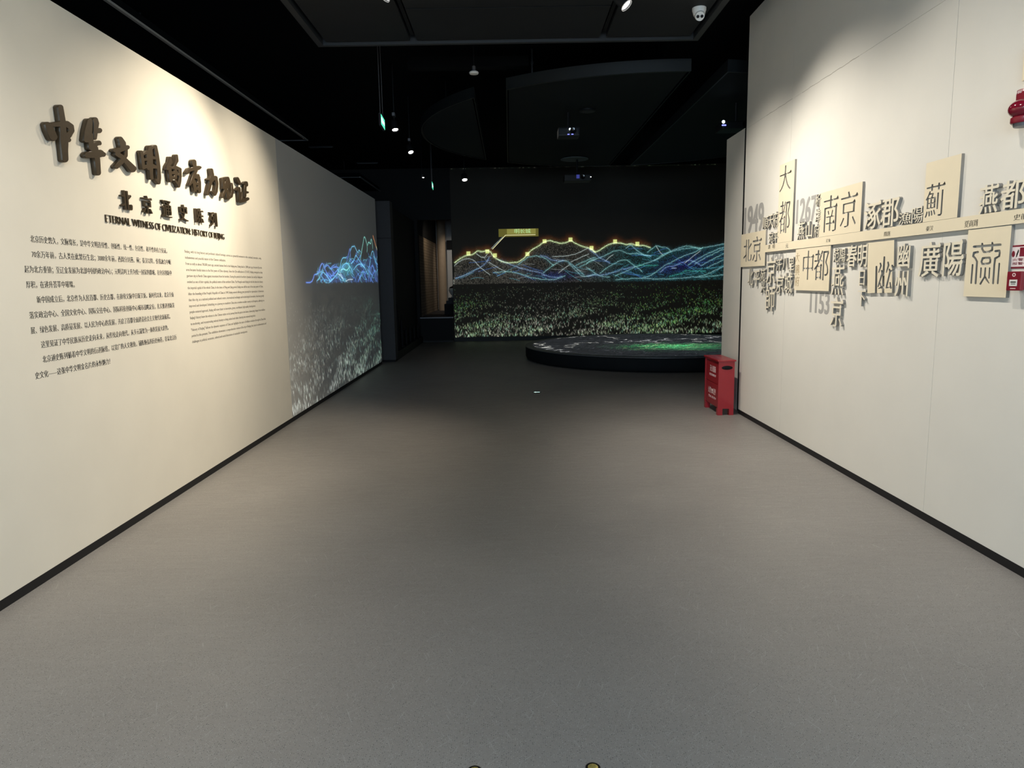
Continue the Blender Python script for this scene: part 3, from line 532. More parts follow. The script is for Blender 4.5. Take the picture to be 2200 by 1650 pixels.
GLYPHS = {'up': [('順', 7.292, 7.129, 2.033, 2.155), ('天', 7.131, 7.005, 2.04, 2.166), ('府', 7.006, 6.855, 2.03, 2.174), ('宛', 7.108, 6.983, 1.882, 1.989), ('平', 6.973, 6.862, 1.877, 1.985), ('析', 6.05, 5.951, 2.128, 2.227), ('津', 6.042, 5.942, 2.0, 2.107), ('府', 6.055, 5.951, 1.879, 1.98), ('燕', 6.407, 6.251, 1.875, 2.028), ('山', 6.223, 6.089, 1.88, 2.018), ('涿', 5.214, 4.979, 1.877, 2.068), ('郡', 4.978, 4.749, 1.874, 2.062), ('漁', 4.747, 4.602, 1.878, 1.953), ('陽', 4.596, 4.47, 1.874, 1.974), ('燕', 3.944, 3.794, 1.866, 2.022), ('都', 3.776, 3.595, 1.876, 2.021)], 'down': [('北', 7.692, 7.523, 1.466, 1.643), ('平', 7.501, 7.319, 1.457, 1.63), ('苑', 7.302, 7.168, 1.51, 1.636), ('兴', 7.283, 7.169, 1.392, 1.505), ('京', 7.134, 6.89, 1.482, 1.74), ('師', 7.126, 6.882, 1.214, 1.468), ('汗', 6.884, 6.742, 1.607, 1.721), ('八', 6.726, 6.585, 1.614, 1.724), ('里', 6.569, 6.451, 1.611, 1.728), ('京', 6.871, 6.667, 1.4, 1.571), ('城', 6.651, 6.47, 1.399, 1.588), ('范', 5.674, 5.574, 1.659, 1.763), ('陽', 5.562, 5.469, 1.656, 1.761), ('春', 5.446, 5.288, 1.615, 1.778), ('明', 5.275, 5.133, 1.611, 1.78), ('燕', 5.685, 5.471, 1.401, 1.635), ('京', 5.674, 5.464, 1.15, 1.382), ('日', 5.233, 5.15, 1.476, 1.594), ('下', 5.241, 5.125, 1.325, 1.449), ('幽', 4.731, 4.585, 1.592, 1.751), ('州', 4.747, 4.586, 1.41, 1.576), ('廣', 4.483, 4.265, 1.535, 1.745), ('陽', 4.234, 4.042, 1.538, 1.745)], 'c_beijing': [('北', 7.861, 7.597, 1.719, 1.956), ('京', 7.57, 7.305, 1.711, 1.972)], 'c_dadu': [('大', 6.875, 6.599, 2.346, 2.576), ('都', 6.847, 6.597, 1.955, 2.254)], 'c_nanjing': [('南', 5.896, 5.637, 1.903, 2.19), ('京', 5.594, 5.325, 1.919, 2.183)], 'c_zhongdu': [('中', 6.26, 6.039, 1.521, 1.77), ('都', 6.026, 5.757, 1.515, 1.766)], 'c_ji': [('薊', 4.457, 4.267, 1.896, 2.094)], 'p_daxing': [('大', 6.423, 6.342, 1.682, 1.761), ('興', 6.418, 6.33, 1.561, 1.656), ('府', 6.413, 6.325, 1.465, 1.551)], 'p_era': [('清', 7.11, 7.047, 1.826, 1.866), ('明', 6.991, 6.93, 1.825, 1.864), ('元', 6.657, 6.596, 1.814, 1.851), ('辽金', 5.812, 5.736, 1.822, 1.849), ('隋唐', 4.917, 4.839, 1.813, 1.845), ('秦汉', 4.427, 4.354, 1.814, 1.844), ('夏商周', 4.055, 3.942, 1.809, 1.846), ('史前', 3.663, 3.565, 1.815, 1.845)], 'p_year': [('1949', 7.925, 7.318, 2.02, 2.31), ('1267', 6.497, 6.066, 2.018, 2.235), ('1420', 7.171, 6.745, 1.619, 1.78), ('1153', 6.122, 5.743, 1.237, 1.414)]}
SUB = [('北', 4.782, 4.65, 2.056, 2.179), ('京', 5.048, 4.917, 2.057, 2.178), ('通', 5.332, 5.188, 2.056, 2.177), ('史', 5.597, 5.462, 2.055, 2.176), ('陈', 5.881, 5.734, 2.06, 2.176), ('列', 6.15, 6.004, 2.054, 2.174)]
RIDGES = [('Y',[(-1.433,2.059),(-1.342,2.127),(-1.199,2.212),(-1.092,2.245),(-0.95,2.26),(-0.86,2.328),(-0.806,2.362),(-0.701,2.325),(-0.576,2.375),(-0.489,2.339),(-0.421,2.216),(-0.299,2.127),(-0.159,2.055),(0.053,2.034),(0.248,2.048),(0.373,2.133),(0.445,2.201),(0.553,2.321),(0.66,2.406),(0.784,2.456),(0.891,2.541),(1.05,2.599),(1.208,2.553),(1.349,2.507),(1.49,2.531),(1.614,2.581),(1.737,2.51),(1.913,2.42),(2.09,2.382),(2.16,2.346),(2.266,2.258)]),('Y',[(2.147,2.368),(2.2,2.315),(2.253,2.262),(2.412,2.346),(2.571,2.448),(2.729,2.497),(2.941,2.494),(3.065,2.44),(3.153,2.473),(3.365,2.417),(3.542,2.423),(3.702,2.359)]),('W',[(-1.435,1.989),(-1.272,2.109),(-1.094,2.175),(-0.918,2.12),(-0.798,1.961),(-0.642,1.836),(-0.502,1.728)]),('B',[(-1.427,1.656),(-1.248,1.706),(-1.051,1.773),(-0.853,1.874),(-0.674,1.976),(-0.565,2.097),(-0.518,2.2)]),('W',[(-0.53,2.061),(-0.391,1.972),(-0.216,1.864),(-0.075,1.809)]),('W',[(-0.861,2.293),(-0.67,2.151),(-0.561,2.271)]),('C',[(-0.412,1.779),(-0.217,1.794),(-0.039,1.808),(0.138,1.788),(0.403,1.713),(0.579,1.64),(0.845,1.591),(1.111,1.569),(1.289,1.61),(1.468,1.677)]),('B',[(-0.299,2.127),(-0.035,2.018),(0.228,1.909),(0.493,1.834),(0.847,1.758),(0.935,1.704)]),('C',[(0.247,1.996),(0.373,2.081),(0.498,2.166),(0.675,2.206),(0.852,2.177),(0.992,2.105),(1.098,1.999),(1.168,1.945)]),('B',[(0.816,2.195),(0.993,2.175),(1.134,2.068),(1.452,2.063)]),('C',[(0.882,1.757),(1.025,1.86),(1.168,1.963),(1.31,2.047),(1.452,2.08),(1.558,2.026),(1.682,1.936),(1.841,1.794),(1.965,1.687)]),('W',[(1.29,1.751),(1.451,1.87),(1.575,1.956)]),('W',[(1.135,2.19),(1.47,2.175),(1.736,2.232),(1.913,2.298),(2.072,2.383)]),('W',[(1.611,2.025),(1.824,2.126),(2.09,2.226)]),('C',[(1.841,1.881),(2.054,2.0),(2.266,2.101)]),('C',[(1.735,1.936),(2.001,2.053),(2.266,2.136)]),('C',[(1.558,2.008),(1.734,1.813),(1.911,1.652),(2.018,1.642),(2.267,1.708)]),('B',[(0.846,1.706),(1.024,1.667),(1.236,1.629),(1.379,1.661)]),('C',[(2.023,1.987),(2.165,2.072),(2.342,2.104),(2.554,2.205),(2.695,2.272),(2.836,2.305),(2.978,2.285),(3.12,2.213),(3.296,2.227),(3.438,2.199),(3.562,2.162),(3.722,2.151)]),('B',[(2.076,2.369),(2.218,2.245),(2.359,2.139),(2.483,2.067),(2.643,1.977)]),('W',[(2.519,2.031),(2.625,2.134),(2.731,2.202)]),('C',[(3.048,2.353),(3.171,2.455),(3.26,2.384),(3.384,2.261),(3.527,2.171),(3.704,2.133)]),('C',[(3.615,2.239),(3.72,2.324),(3.842,2.409),(3.931,2.399),(4.037,2.354),(4.143,2.352),(4.215,2.281)]),('W',[(3.842,2.409),(3.933,2.251),(4.022,2.18)]),('C',[(2.377,1.719),(2.555,1.856),(2.732,1.958),(2.908,2.051),(3.068,2.066),(3.174,1.985),(3.299,1.896),(3.442,1.789),(3.496,1.735)]),('C',[(2.023,1.891),(2.165,1.793),(2.289,1.685),(2.413,1.648),(2.644,1.609)]),('B',[(2.022,1.655),(2.218,1.687),(2.466,1.665),(2.732,1.748),(2.91,1.798),(3.122,1.846),(3.299,1.878)]),('C',[(2.768,1.642),(2.946,1.709),(3.158,1.811),(3.37,1.895),(3.582,1.961),(3.794,2.027),(3.97,2.111),(4.145,2.213),(4.321,2.28),(4.533,2.311),(4.762,2.342),(4.992,2.32),(5.062,2.337)]),('G',[(3.37,1.93),(3.583,1.891),(3.902,1.903)]),('C',[(3.48,1.577),(3.621,1.61),(3.763,1.66),(3.904,1.763),(4.044,1.883),(4.22,1.968),(4.396,2.052),(4.571,2.136),(4.782,2.202),(4.923,2.252),(5.062,2.337)]),('C',[(3.794,2.027),(4.04,2.18),(4.233,2.264),(4.409,2.33),(4.567,2.38),(4.673,2.386),(4.85,2.357),(5.01,2.32)]),('G',[(4.19,1.6),(4.403,1.649),(4.544,1.708),(4.685,1.767),(4.792,1.739),(4.934,1.746),(5.147,1.725)]),('C',[(4.955,1.596),(5.131,1.637),(5.307,1.704),(5.483,1.789),(5.623,1.857),(6.097,2.006)]),('C',[(4.859,1.922),(5.034,2.024),(5.296,2.159),(5.611,2.293),(6.085,2.406)]),('C',[(5.037,1.884),(5.3,2.019),(5.614,2.188),(6.087,2.337)]),('C',[(5.181,1.812),(5.391,1.913),(5.619,2.014),(6.094,2.128)]),('C',[(5.062,2.337),(5.291,2.367),(5.467,2.399),(5.608,2.431),(6.082,2.51),(6.617,2.362),(7.158,2.075)]),('W',[(4.593,1.944),(4.767,2.081),(5.011,2.268)]),('C',[(4.682,1.89),(5.032,2.111),(5.382,2.262),(5.61,2.345),(6.173,2.422)]),('W',[(4.258,1.81),(4.382,1.825)]),('B',[(3.957,1.727),(4.15,1.882),(4.328,1.879),(4.539,1.98),(4.786,2.028),(5.037,1.866)]),('C',[(2.787,1.545),(3.089,1.566),(3.444,1.578),(3.8,1.554),(4.156,1.54),(4.333,1.554),(4.688,1.574),(5.133,1.584),(5.629,1.629),(6.465,1.614)]),('W',[(-0.461,2.408),(-0.308,2.561),(-0.079,2.756),(0.699,2.743)])]
TOWERS = [(-1.055,2.296),(-0.56,2.34),(-0.367,2.233),(0.481,2.253),(0.935,2.575),(1.614,2.607),(2.16,2.381),(2.773,2.54),(3.356,2.469)]
PEAKS = [('B',[(8.743,1.58),(8.982,1.58),(9.099,1.642),(9.128,1.683),(9.278,1.684),(9.378,1.738),(9.509,1.83),(9.602,1.832),(9.659,1.773),(9.765,1.714),(9.796,1.634)]),('C',[(9.24,1.602),(9.377,1.632),(9.456,1.686),(9.578,1.723),(9.666,1.694),(9.802,1.659),(9.936,1.597)]),('B',[(9.659,1.773),(9.812,1.819),(9.93,1.797),(10.021,1.755),(10.166,1.712)]),('B',[(10.025,1.773),(10.184,1.795),(10.345,1.805),(10.478,1.788)]),('C',[(9.858,1.578),(10.042,1.616),(10.207,1.661),(10.378,1.708),(10.501,1.769),(10.572,1.836),(10.675,1.919),(10.799,1.956),(10.945,1.948),(11.012,1.977)]),('B',[(11.003,1.936),(11.141,2.003),(11.261,2.119),(11.283,2.078),(11.276,1.902)]),('C',[(11.282,2.071),(11.429,2.156),(11.525,2.146),(11.598,2.171),(11.689,2.125),(11.846,2.058),(11.931,2.121),(12.068,2.089)]),('C',[(11.301,1.874),(11.508,1.923),(11.667,2.029),(11.827,1.976),(12.026,1.907),(12.344,1.831),(12.592,1.717)]),('G',[(12.035,1.945),(12.099,2.068),(12.283,2.221),(12.413,2.373),(12.539,2.335),(12.665,2.201),(12.603,2.104)]),('G',[(12.671,2.225),(12.81,2.303),(12.964,2.255),(13.034,2.372),(13.106,2.32),(13.161,2.192)]),('Y',[(13.218,2.432),(13.334,2.365),(13.445,2.272),(13.566,2.21),(13.631,2.094),(13.626,1.881),(13.621,1.667)]),('C',[(12.579,1.661),(12.738,1.822),(12.859,1.986),(13.014,2.112),(13.154,2.159),(13.266,2.081),(13.451,1.92),(13.538,1.709)]),('C',[(11.442,1.777),(11.696,1.855),(11.912,1.882),(12.131,1.887),(12.344,1.831)]),('B',[(11.738,1.583),(11.937,1.68),(12.144,1.781),(12.322,1.738),(12.382,1.66),(12.44,1.574)]),('B',[(12.602,1.59),(12.811,1.784),(13.052,1.91),(13.231,1.748),(13.372,1.59)]),('B',[(12.766,1.59),(13.003,1.705),(13.34,1.833),(13.465,1.598)]),('C',[(10.577,1.73),(10.743,1.834),(10.928,1.872),(11.109,1.863),(11.284,1.796),(11.401,1.741)]),('G',[(10.555,1.757),(10.762,1.787),(10.963,1.756),(11.194,1.823)]),('W',[(10.378,1.708),(10.538,1.683),(10.7,1.638)]),('W',[(10.867,1.597),(11.087,1.625),(11.375,1.626)]),('W',[(10.521,1.73),(10.648,1.664),(10.721,1.604)]),('B',[(9.765,1.714),(9.9,1.659),(10.042,1.616)]),('B',[(9.909,1.703),(10.051,1.66),(10.22,1.719),(10.447,1.775)])]
TABLE_LINES = [[(0.487,15.014),(0.476,14.371)],[(0.595,14.599),(0.585,13.873),(0.637,13.417),(0.758,13.956)],[(0.679,15.247),(0.859,15.786),(1.004,15.997),(1.187,15.865),(1.383,15.913),(1.545,16.094),(1.633,16.491),(1.815,16.785),(2.002,17.089)],[(0.715,13.735),(0.727,13.401),(0.798,13.072),(0.837,12.903)],[(0.895,12.892),(0.99,12.737),(1.055,12.59)],[(1.034,13.563),(1.102,13.891),(1.221,14.056),(1.348,14.274),(1.425,14.509)],[(1.56,14.331),(1.648,14.439),(1.764,14.492)],[(1.962,14.581),(2.105,14.5),(2.22,14.606)],[(2.312,14.561),(2.464,14.609),(2.571,14.587),(2.714,14.769),(2.894,15.005),(2.893,14.652),(3.015,14.496),(3.207,14.774),(3.377,15.241),(3.5,15.072),(3.654,14.955),(3.846,14.998)],[(2.129,16.281),(2.206,15.947),(2.303,15.621),(2.42,15.39)],[(2.45,15.211),(2.574,15.128)],[(2.826,14.203),(3.006,14.242),(3.155,14.137)],[(3.712,14.302),(3.848,14.325),(4.005,14.422),(4.135,14.266),(4.221,14.047)],[(3.885,14.713),(4.053,15.095),(4.061,14.952)],[(4.269,15.048),(4.451,15.447),(4.455,15.298)],[(3.999,16.276),(4.1,16.187)],[(4.206,16.032),(4.327,15.94)],[(4.424,15.855),(4.531,15.643)]]

# ------------------------------------------------------------------ the setting
ZC = 4.46
struct('floor', MB().box(-9, 11, -6, 26, -0.12, 0), M_floor)
struct('ceiling', MB().box(-9, 11, -6, 26, ZC, ZC + 0.15), M_black)
struct('wall_outer_left', MB().box(-9.15, -9, -6, 26, 0, ZC), M_dark)
struct('wall_outer_right', MB().box(11, 11.15, -6, 26, 0, ZC), M_dark)
struct('wall_far', MB().box(-9, 11, 26, 26.15, 0, ZC), M_dark)

# left partition: entrance half with the lettering, far half under the projection
wl = empty('wall_left', (XL, 2.0, 0)); wl['kind'] = 'structure'
MB().box(XL - 0.2, XL - 0.012, -6, 13.58, 0.0, 3.11).build('wall_core', M_joint, wl)
MB().box(XL - 0.012, XL, -6, 7.898, 0.052, 3.13).build('wall_panel', M_wall_l, wl)
MB().box(XL - 0.2, XL - 0.012, -6, 13.58, 3.11, 3.13).build('wall_top', M_wall_l, wl)
struct('baseboard_left', MB().box(XL - 0.012, XL - 0.002, -6, 13.58, 0, 0.05), M_base)
# right partition: boards with open joints, a horizontal board joint that has cracked
wr = empty('wall_right', (XR, 2.0, 0)); wr['kind'] = 'structure'
MB().box(XR + 0.012, XR + 0.14, -6, 7.94, 0.0, 4.29).build('wall_core', M_joint, wr)
for y0, y1 in ((-6.0, 1.0), (1.003, 4.288), (4.2905, 6.6885), (6.691, 7.94)):
    zs = ((0.052, 4.30),) if y0 < 4.2 else ((0.052, 3.1535), (3.155, 4.30))
    for z0, z1 in zs:
        MB().box(XR, XR + 0.012, y0, y1, z0, z1).build('wall_panel', M_wall_r, wr)
MB().box(XR + 0.012, XR + 0.14, -6, 7.94, 4.29, 4.30).build('wall_top', M_wall_r, wr)
struct('baseboard_right', MB().box(XR + 0.002, XR + 0.012, -6, 7.94, 0, 0.05), M_base)
# pale end pier behind a dark gap
struct('gap_dark_fill', MB().box(2.6625, 2.95, 7.965, 8.1495, 0, 3.195), M_blk)  # black box added to paint the darkness of the gap
struct('wall_pier', MB().box(2.66, 2.95, 8.15, 8.80, 0.0, 3.20), M_wall_r)
# grey pillar at the far end of the left partition
ps = empty('wall_pillar', (-2.9, 13.9, 0)); ps['kind'] = 'structure'
MB().box(-3.6, -2.29, 13.90, 14.2, 0.045, 2.42).build('wall_panel', M_stub, ps)
MB().box(-3.6, -2.29, 13.90, 14.2, 2.43, 3.13).build('wall_panel', M_stub, ps)
MB().box(-3.58, -2.30, 13.92, 14.18, 0, 3.10).build('wall_core', M_blk, ps)
struct('wall_passage', MB().box(-2.62, -2.44, 14.2, 18.55, 0, 3.13), M_dark)
# back wall with the opening into the lit niche
YB = 18.60
struct('wall_back', MB().box(-9, -2.36, YB, YB + 0.2, 0, ZC), M_dark)
struct('wall_back.001', MB().box(-2.36, -1.49, YB, YB + 0.2, 3.17, ZC), M_dark)
struct('wall_back.002', MB().box(-1.49, 11, YB, YB + 0.2, 0, ZC), M_brownwall)
struct('wall_back.003', MB().box(-2.36, -1.49, YB, YB + 0.2, 0, 0.655), M_dark)
struct('trim_2', MB().box(-2.44, -2.36, 18.5, YB, 0.6, 3.2), M_dark)
struct('baseboard_back', MB().box(-1.49, 11, YB - 0.012, YB, 0, 0.10), M_base)
# niche behind the opening
struct('wall_brick', MB().box(-2.55, -2.37, 18.82, 23.4, 0.66, 2.80), M_brick)
struct('wall_niche_upper', MB().box(-2.55, -2.40, 18.82, 23.6, 2.80, 3.6), M_dark)
struct('wall_niche_back', MB().box(-2.6, -0.6, 23.6, 23.7, 0.5, 3.6), M_lightpanel)
struct('wall_niche_right', MB().box(-0.6, -0.5, 18.82, 23.7, 0.5, 3.6), M_dark)
struct('floor_niche', MB().box(-2.6, -0.5, 18.8, 23.7, 0.56, 0.66), M_stub)
struct('ceiling_niche', MB().box(-2.6, -0.5, 18.8, 23.7, 3.6, 3.7), M_dark)
struct('column_niche', MB().lathe([(0.135, 0.66), (0.135, 3.58)], 28, Matrix.Translation((-2.17, 22.9, 0))), M_colm).data.set_sharp_from_angle(angle=R(40))

# ------------------------------------------------------------------ things behind: niche
pnl = empty('backlit_panel', (-1.9, 23.45, 0.66)); tag(pnl, 'pale grey upright panel with a black top band behind the brick niche column', 'panel')
MB().box(-2.04, -1.2, 23.45, 23.55, 0.66, 2.62).build('panel_face', M_lightpanel, pnl)
MB().box(-2.04, -1.2, 23.42, 23.55, 2.62, 2.92).build('top_band', M_blk, pnl)
ped = empty('display_stand', (-1.62, 20.2, 0.66)); tag(ped, 'black stepped display stand at the right edge of the lit niche', 'display stand')
MB().box(-1.85, -1.2, 19.9, 20.5, 0.66, 0.95).build('stand_base', M_blk, ped)
MB().box(-1.80, -1.2, 19.95, 20.45, 0.95, 1.04).build('stand_step', M_blkmet, ped)
MB().box(-1.74, -1.25, 20.0, 20.4, 1.04, 1.12).build('stand_step', M_blkmet, ped)
pot = empty('ceramic_vessel', (-1.60, 20.2, 1.12)); tag(pot, 'small pale footed ceramic vessel on the black stepped stand in the niche', 'vessel')
MB().lathe([(0.06, 0), (0.075, 0.02), (0.05, 0.05), (0.11, 0.13), (0.14, 0.21), (0.125, 0.27)], 24, Matrix.Translation((-1.6, 20.2, 1.12))).build('vessel_body', M_pot, pot, True)
MB().lathe([(0.128, 0.27), (0.105, 0.30), (0.03, 0.33), (0.02, 0.36)], 24, Matrix.Translation((-1.6, 20.2, 1.12))).build('vessel_lid', M_blk, pot, True)
spot((-1.5, 19.5, 3.5), (-2.3, 21.5, 1.6), 42, 80, 0.8, WARM, 0.06)
spot((-1.2, 21.5, 3.5), (-1.6, 23.4, 1.5), 50, 75, 0.7, NEUT, 0.06)
sill = MB().box(-2.36, -1.49, 18.42, 18.597, 0.63, 0.655).build('window_sill', M_greymet); tag(sill, 'thin grey ledge along the bottom of the niche opening', 'ledge')
pl = empty('plinth', (-1.92, 18.5, 0)); tag(pl, 'black plinth below the lit niche opening', 'plinth')
MB().box(-2.36, -1.50, 18.45, 18.597, 0.04, 0.628).build('plinth_front', M_blk, pl)
MB().box(-2.34, -1.52, 18.48, 18.597, 0, 0.04).build('plinth_toe', M_blkmet, pl)
# low ledge with upright figures beside the passage wall
lg = MB().box(-2.436, -2.30, 14.25, 18.4, 0, 0.17, 0.01).build('low_ledge', M_blkmet); tag(lg, 'low dark ledge running along the passage wall towards the niche', 'ledge')
order = ('nearest the grey pillar', 'second from the grey pillar', 'third from the grey pillar', 'third from the niche plinth', 'second from the niche plinth', 'nearest the niche plinth')
proto = None
for k, (yy, hh) in enumerate(((14.7, 0.95), (15.25, 0.72), (15.85, 0.42), (16.5, 0.40), (17.2, 0.40), (17.9, 0.42))):
    if proto is None:
        proto = empty('upright_figure', (-2.36, yy, 0.17))
        MB().lathe([(0.05, 0), (0.055, 0.02), (0.05, 0.04), (0.035, 0.06)], 14, Matrix.Translation((-2.36, yy, 0.17))).build('foot', M_blk, proto, True)
        MB().lathe([(0.035, 0.06), (0.042, 0.5), (0.03, 0.7), (0.018, 0.86), (0.006, 1.0)], 14, Matrix.Translation((-2.36, yy, 0.17))).build('stem', M_blk, proto, True)
        o = proto
    else:
        o = proto.copy(); C.objects.link(o)
        for ch in proto.children:
            c = ch.copy(); C.objects.link(c); c.parent = o
    o.location = (-2.36, yy, 0.17); o.scale = (1, 1, hh)
    tag(o, 'slim black upright figure on the low ledge, ' + order[k], 'figure', 'black figures on the low ledge')

# ------------------------------------------------------------------ projections
rng = np.random.default_rng(5)
def splat(img, ppm, x0, z0, X, Z, col, a=1.0):
    h, w = img.shape[:2]
    i = ((X - x0) * ppm[0]).astype(int); j = ((Z - z0) * ppm[1]).astype(int)
    ok = (i >= 0) & (i < w) & (j >= 0) & (j < h)
    c = np.broadcast_to(np.asarray(col, np.float32), (len(X), 3)) * np.broadcast_to(np.asarray(a, np.float32), (len(X),))[:, None]
    np.add.at(img, (j[ok], i[ok]), c[ok])
def blur(img, r):
    out = img
    for ax in (0, 1):
        acc = np.zeros_like(out)
        for d in range(-r, r + 1): acc += np.roll(out, d, ax)
        out = acc / (2 * r + 1)
    return out
def along(pts, step, smooth=True):
    p = np.array(pts, float)
    if smooth and len(p) > 2:                 # round the corners once
        q = [p[0]]
        for a, b in zip(p[:-1], p[1:]): q += [a * .75 + b * .25, a * .25 + b * .75]
        p = np.array(q + [p[-1]])
    seg = np.hypot(*(p[1:] - p[:-1]).T); cum = np.r_[0, np.cumsum(seg)]
    t = np.arange(0, cum[-1], step)
    return np.interp(t, cum, p[:, 0]), np.interp(t, cum, p[:, 1])
COL = {'Y': (0.62, 0.80, 0.34), 'W': (0.55, 0.62, 0.60), 'C': (0.14, 0.58, 0.70), 'B': (0.12, 0.34, 0.95), 'G': (0.10, 0.72, 0.55)}

def wobble(X, amp, k=40):
    n = len(X)
    s = np.repeat(rng.normal(0, amp, n // k + 2), k)[:n]
    ker = np.ones(k) / k
    return np.convolve(np.pad(s, k, mode='edge'), ker, 'same')[k:-k]

def grass(img, ppm, x0, x1, z0, z1, zfloor, n, colours, size, patch, gain=1.0):
    """strokes of light standing on a plain, larger towards the foot of the picture"""
    t = rng.random(n) ** 0.75                           # 0 at the horizon, 1 at the foot
    Z = z1 - (z1 - zfloor) * t
    X = x0 + rng.random(n) * (x1 - x0)
    ph = np.sin(X * 1.7 + 2.1 * np.sin(Z * 5.0)) + np.sin(X * 3.9 - Z * 9.0 + 1.3) + np.sin(Z * 23 + np.sin(X * 2.3) * 2)
    keep = rng.random(n) < np.clip(0.38 + patch * ph, 0.03, 1)
    X, Z, t, ph = X[keep], Z[keep], t[keep], ph[keep]
    L = size * (0.25 + 0.9 * t) * (0.6 + 0.8 * rng.random(len(X)))
    lean = rng.normal(0, 0.25, len(X))
    kcol = colours(X, t, ph) * gain
    br = (0.06 + 0.55 * t * t) * rng.random(len(X)) ** 2.4 * 1.8
    for q in np.linspace(0, 1, 9):
        f = np.sin(np.pi * (0.15 + 0.8 * q))
        splat(img, ppm, x0, z0, X + lean * L * q, Z + L * q, kcol, br * f)

# back wall -----------------------------------------------------------------
BX0, BX1, BZ0, BZ1, PP = -1.475, 8.4, 0.105, 4.44, 210.0
W_, H_ = int((BX1 - BX0) * PP), int((BZ1 - BZ0) * PP)
pp = (W_ / (BX1 - BX0), H_ / (BZ1 - BZ0))
img = np.zeros((H_, W_, 3), np.float32)
glow = np.zeros_like(img)
env_x = np.linspace(BX0, BX1, 400); env = np.full(400, 1.62)
for c, pts in RIDGES:
    X, Z = along(pts, 0.002)
    if pts[0][0] < -0.5 or True:
        yy = np.interp(env_x, X if X[0] < X[-1] else X[::-1], Z if X[0] < X[-1] else Z[::-1], left=0, right=0)
        if c != 'W': env = np.maximum(env, yy)
    n = len(X)
    wide = {'Y': 0.021, 'W': 0.004, 'C': 0.015, 'B': 0.018, 'G': 0.024}[c]
    for rep, (sg, am) in enumerate(((wide * 0.45, 0.42 if c == 'Y' else 0.32), (wide * 1.3, 0.24 if c == 'Y' else 0.14), (wide * 3.5, 0.09 if c in 'CB' else 0.05)) + (((0.006, 0.40), (0.012, 0.30)) if c == 'Y' else ())):
        col = np.array(COL[c])
        Zj = Z + wobble(X, 0.006) + rng.normal(0, sg, n)
        Xj = X + rng.normal(0, sg, n)
        br = am * rng.random(n) * (1.0 if c != 'W' else 0.8)
        cc = np.repeat(col[None], n, 0)
        if sg < 0.009: cc = cc * 0.45 + np.array((0.52, 0.66, 0.62)) * 0.55; br = br * 1.35   # pale cores
        if c == 'C':                                      # bluer and greener stretches
            mixv = (0.5 + 0.5 * np.sin(X * 5.3 + Z * 11))[:, None]
            cc = cc * (1 - mixv * 0.55) + np.array((0.28, 0.72, 0.62)) * mixv * 0.55
        splat(img, pp, BX0, BZ0, Xj, Zj, cc, br)
    if c == 'Y':
        for _ in range(3):
            splat(glow, pp, BX0, BZ0, X + rng.normal(0, 0.03, n), Z + 0.03 + np.abs(rng.normal(0, 0.05, n)), (0.85, 0.24, 0.04), 0.10 * rng.random(n))
# stray contour strands between the ridges
for k in range(85):
    x = BX0 + rng.random() * (BX1 - BX0); top = np.interp(x, env_x, env)
    z = 1.62 + (top - 1.62) * rng.random() ** 1.2 * 0.85; L = 0.15 + rng.random() * 0.5; s = rng.normal(0.0, 0.6) * 0.6
    X, Z = along([(x, z), (x + L * .5, z + s * L * .5 + rng.normal(0, .02)), (x + L, z + s * L)], 0.003)
    ok = (Z < np.interp(X, env_x, env)) & (Z > 1.53)
    col = COL['W'] if x < 2.2 and rng.random() < .55 else COL['C'] if rng.random() < .6 else COL['B']
    splat(img, pp, BX0, BZ0, X[ok], Z[ok] + rng.normal(0, .004, ok.sum()), col, 0.28 * rng.random(ok.sum()))
# point cloud filling the slopes
n = 60000
X = BX0 + rng.random(n) * (BX1 - BX0); top = np.interp(X, env_x, env)
Z = 1.50 + (top - 1.50) * rng.random(n)
wgt = np.clip((X - 1.8) / 1.4, 0, 1)
cc = np.array((0.36, 0.34, 0.28)) * (1 - wgt)[:, None] + np.array((0.05, 0.38, 0.42)) * wgt[:, None]
blue = (np.exp(-((X - 4.6) / 0.9) ** 2 - ((Z - 1.92 - (X - 4.6) * .18) / 0.22) ** 2))[:, None]
cc = cc * (1 - blue) + np.array((0.05, 0.05, 0.85)) * blue
lowb = np.exp(-((X - 1.2) / 0.6) ** 2 - ((Z - 1.68) / 0.12) ** 2)[:, None]
cc = cc * (1 - lowb) + np.array((0.12, 0.16, 0.85)) * lowb
splat(img, pp, BX0, BZ0, X, Z, cc, 0.40 * rng.random(n) ** 2)
for tx, tz in TOWERS:
    i0, i1, j0, j1 = int((tx - .05 - BX0) * pp[0]), int((tx + .05 - BX0) * pp[0]), int((tz - .05 - BZ0) * pp[1]), int((tz + .05 - BZ0) * pp[1])
    img[j0:j1, i0:i1] += np.array((0.21, 0.25, 0.085)) * (0.7 + 0.6 * rng.random((j1 - j0, i1 - i0, 1)))
    X = tx + rng.normal(0, 0.09, 900); Z = tz + rng.normal(0.02, 0.07, 900)
    splat(glow, pp, BX0, BZ0, X, Z, (0.85, 0.24, 0.04), 0.06)
def back_col(X, t, ph):
    g = np.clip(0.5 + 0.5 * np.sin((X - 2.7) * 0.9), 0, 1) * np.clip(1.25 - t, 0, 1) + 0.25 * (ph > 0.8)
    g = np.clip(g + rng.normal(0, 0.12, len(X)), 0, 1)[:, None]
    warm = np.array((0.52, 0.50, 0.42)); green = np.array((0.12, 0.52, 0.10)); lime = np.array((0.42, 0.62, 0.12))
    pick = (rng.random(len(X)) < 0.25)[:, None]
    teal = np.array((0.30, 0.58, 0.42)); pick2 = (rng.random(len(X)) < 0.18)[:, None]
    c = warm * (1 - g) + np.where(pick, lime, green) * g
    return np.where(pick2, teal, c)
grass(img, pp, BX0, BX1, BZ0, 1.42, BZ0 - 0.02, 27000, back_col, 0.055, 0.17, 1.15)
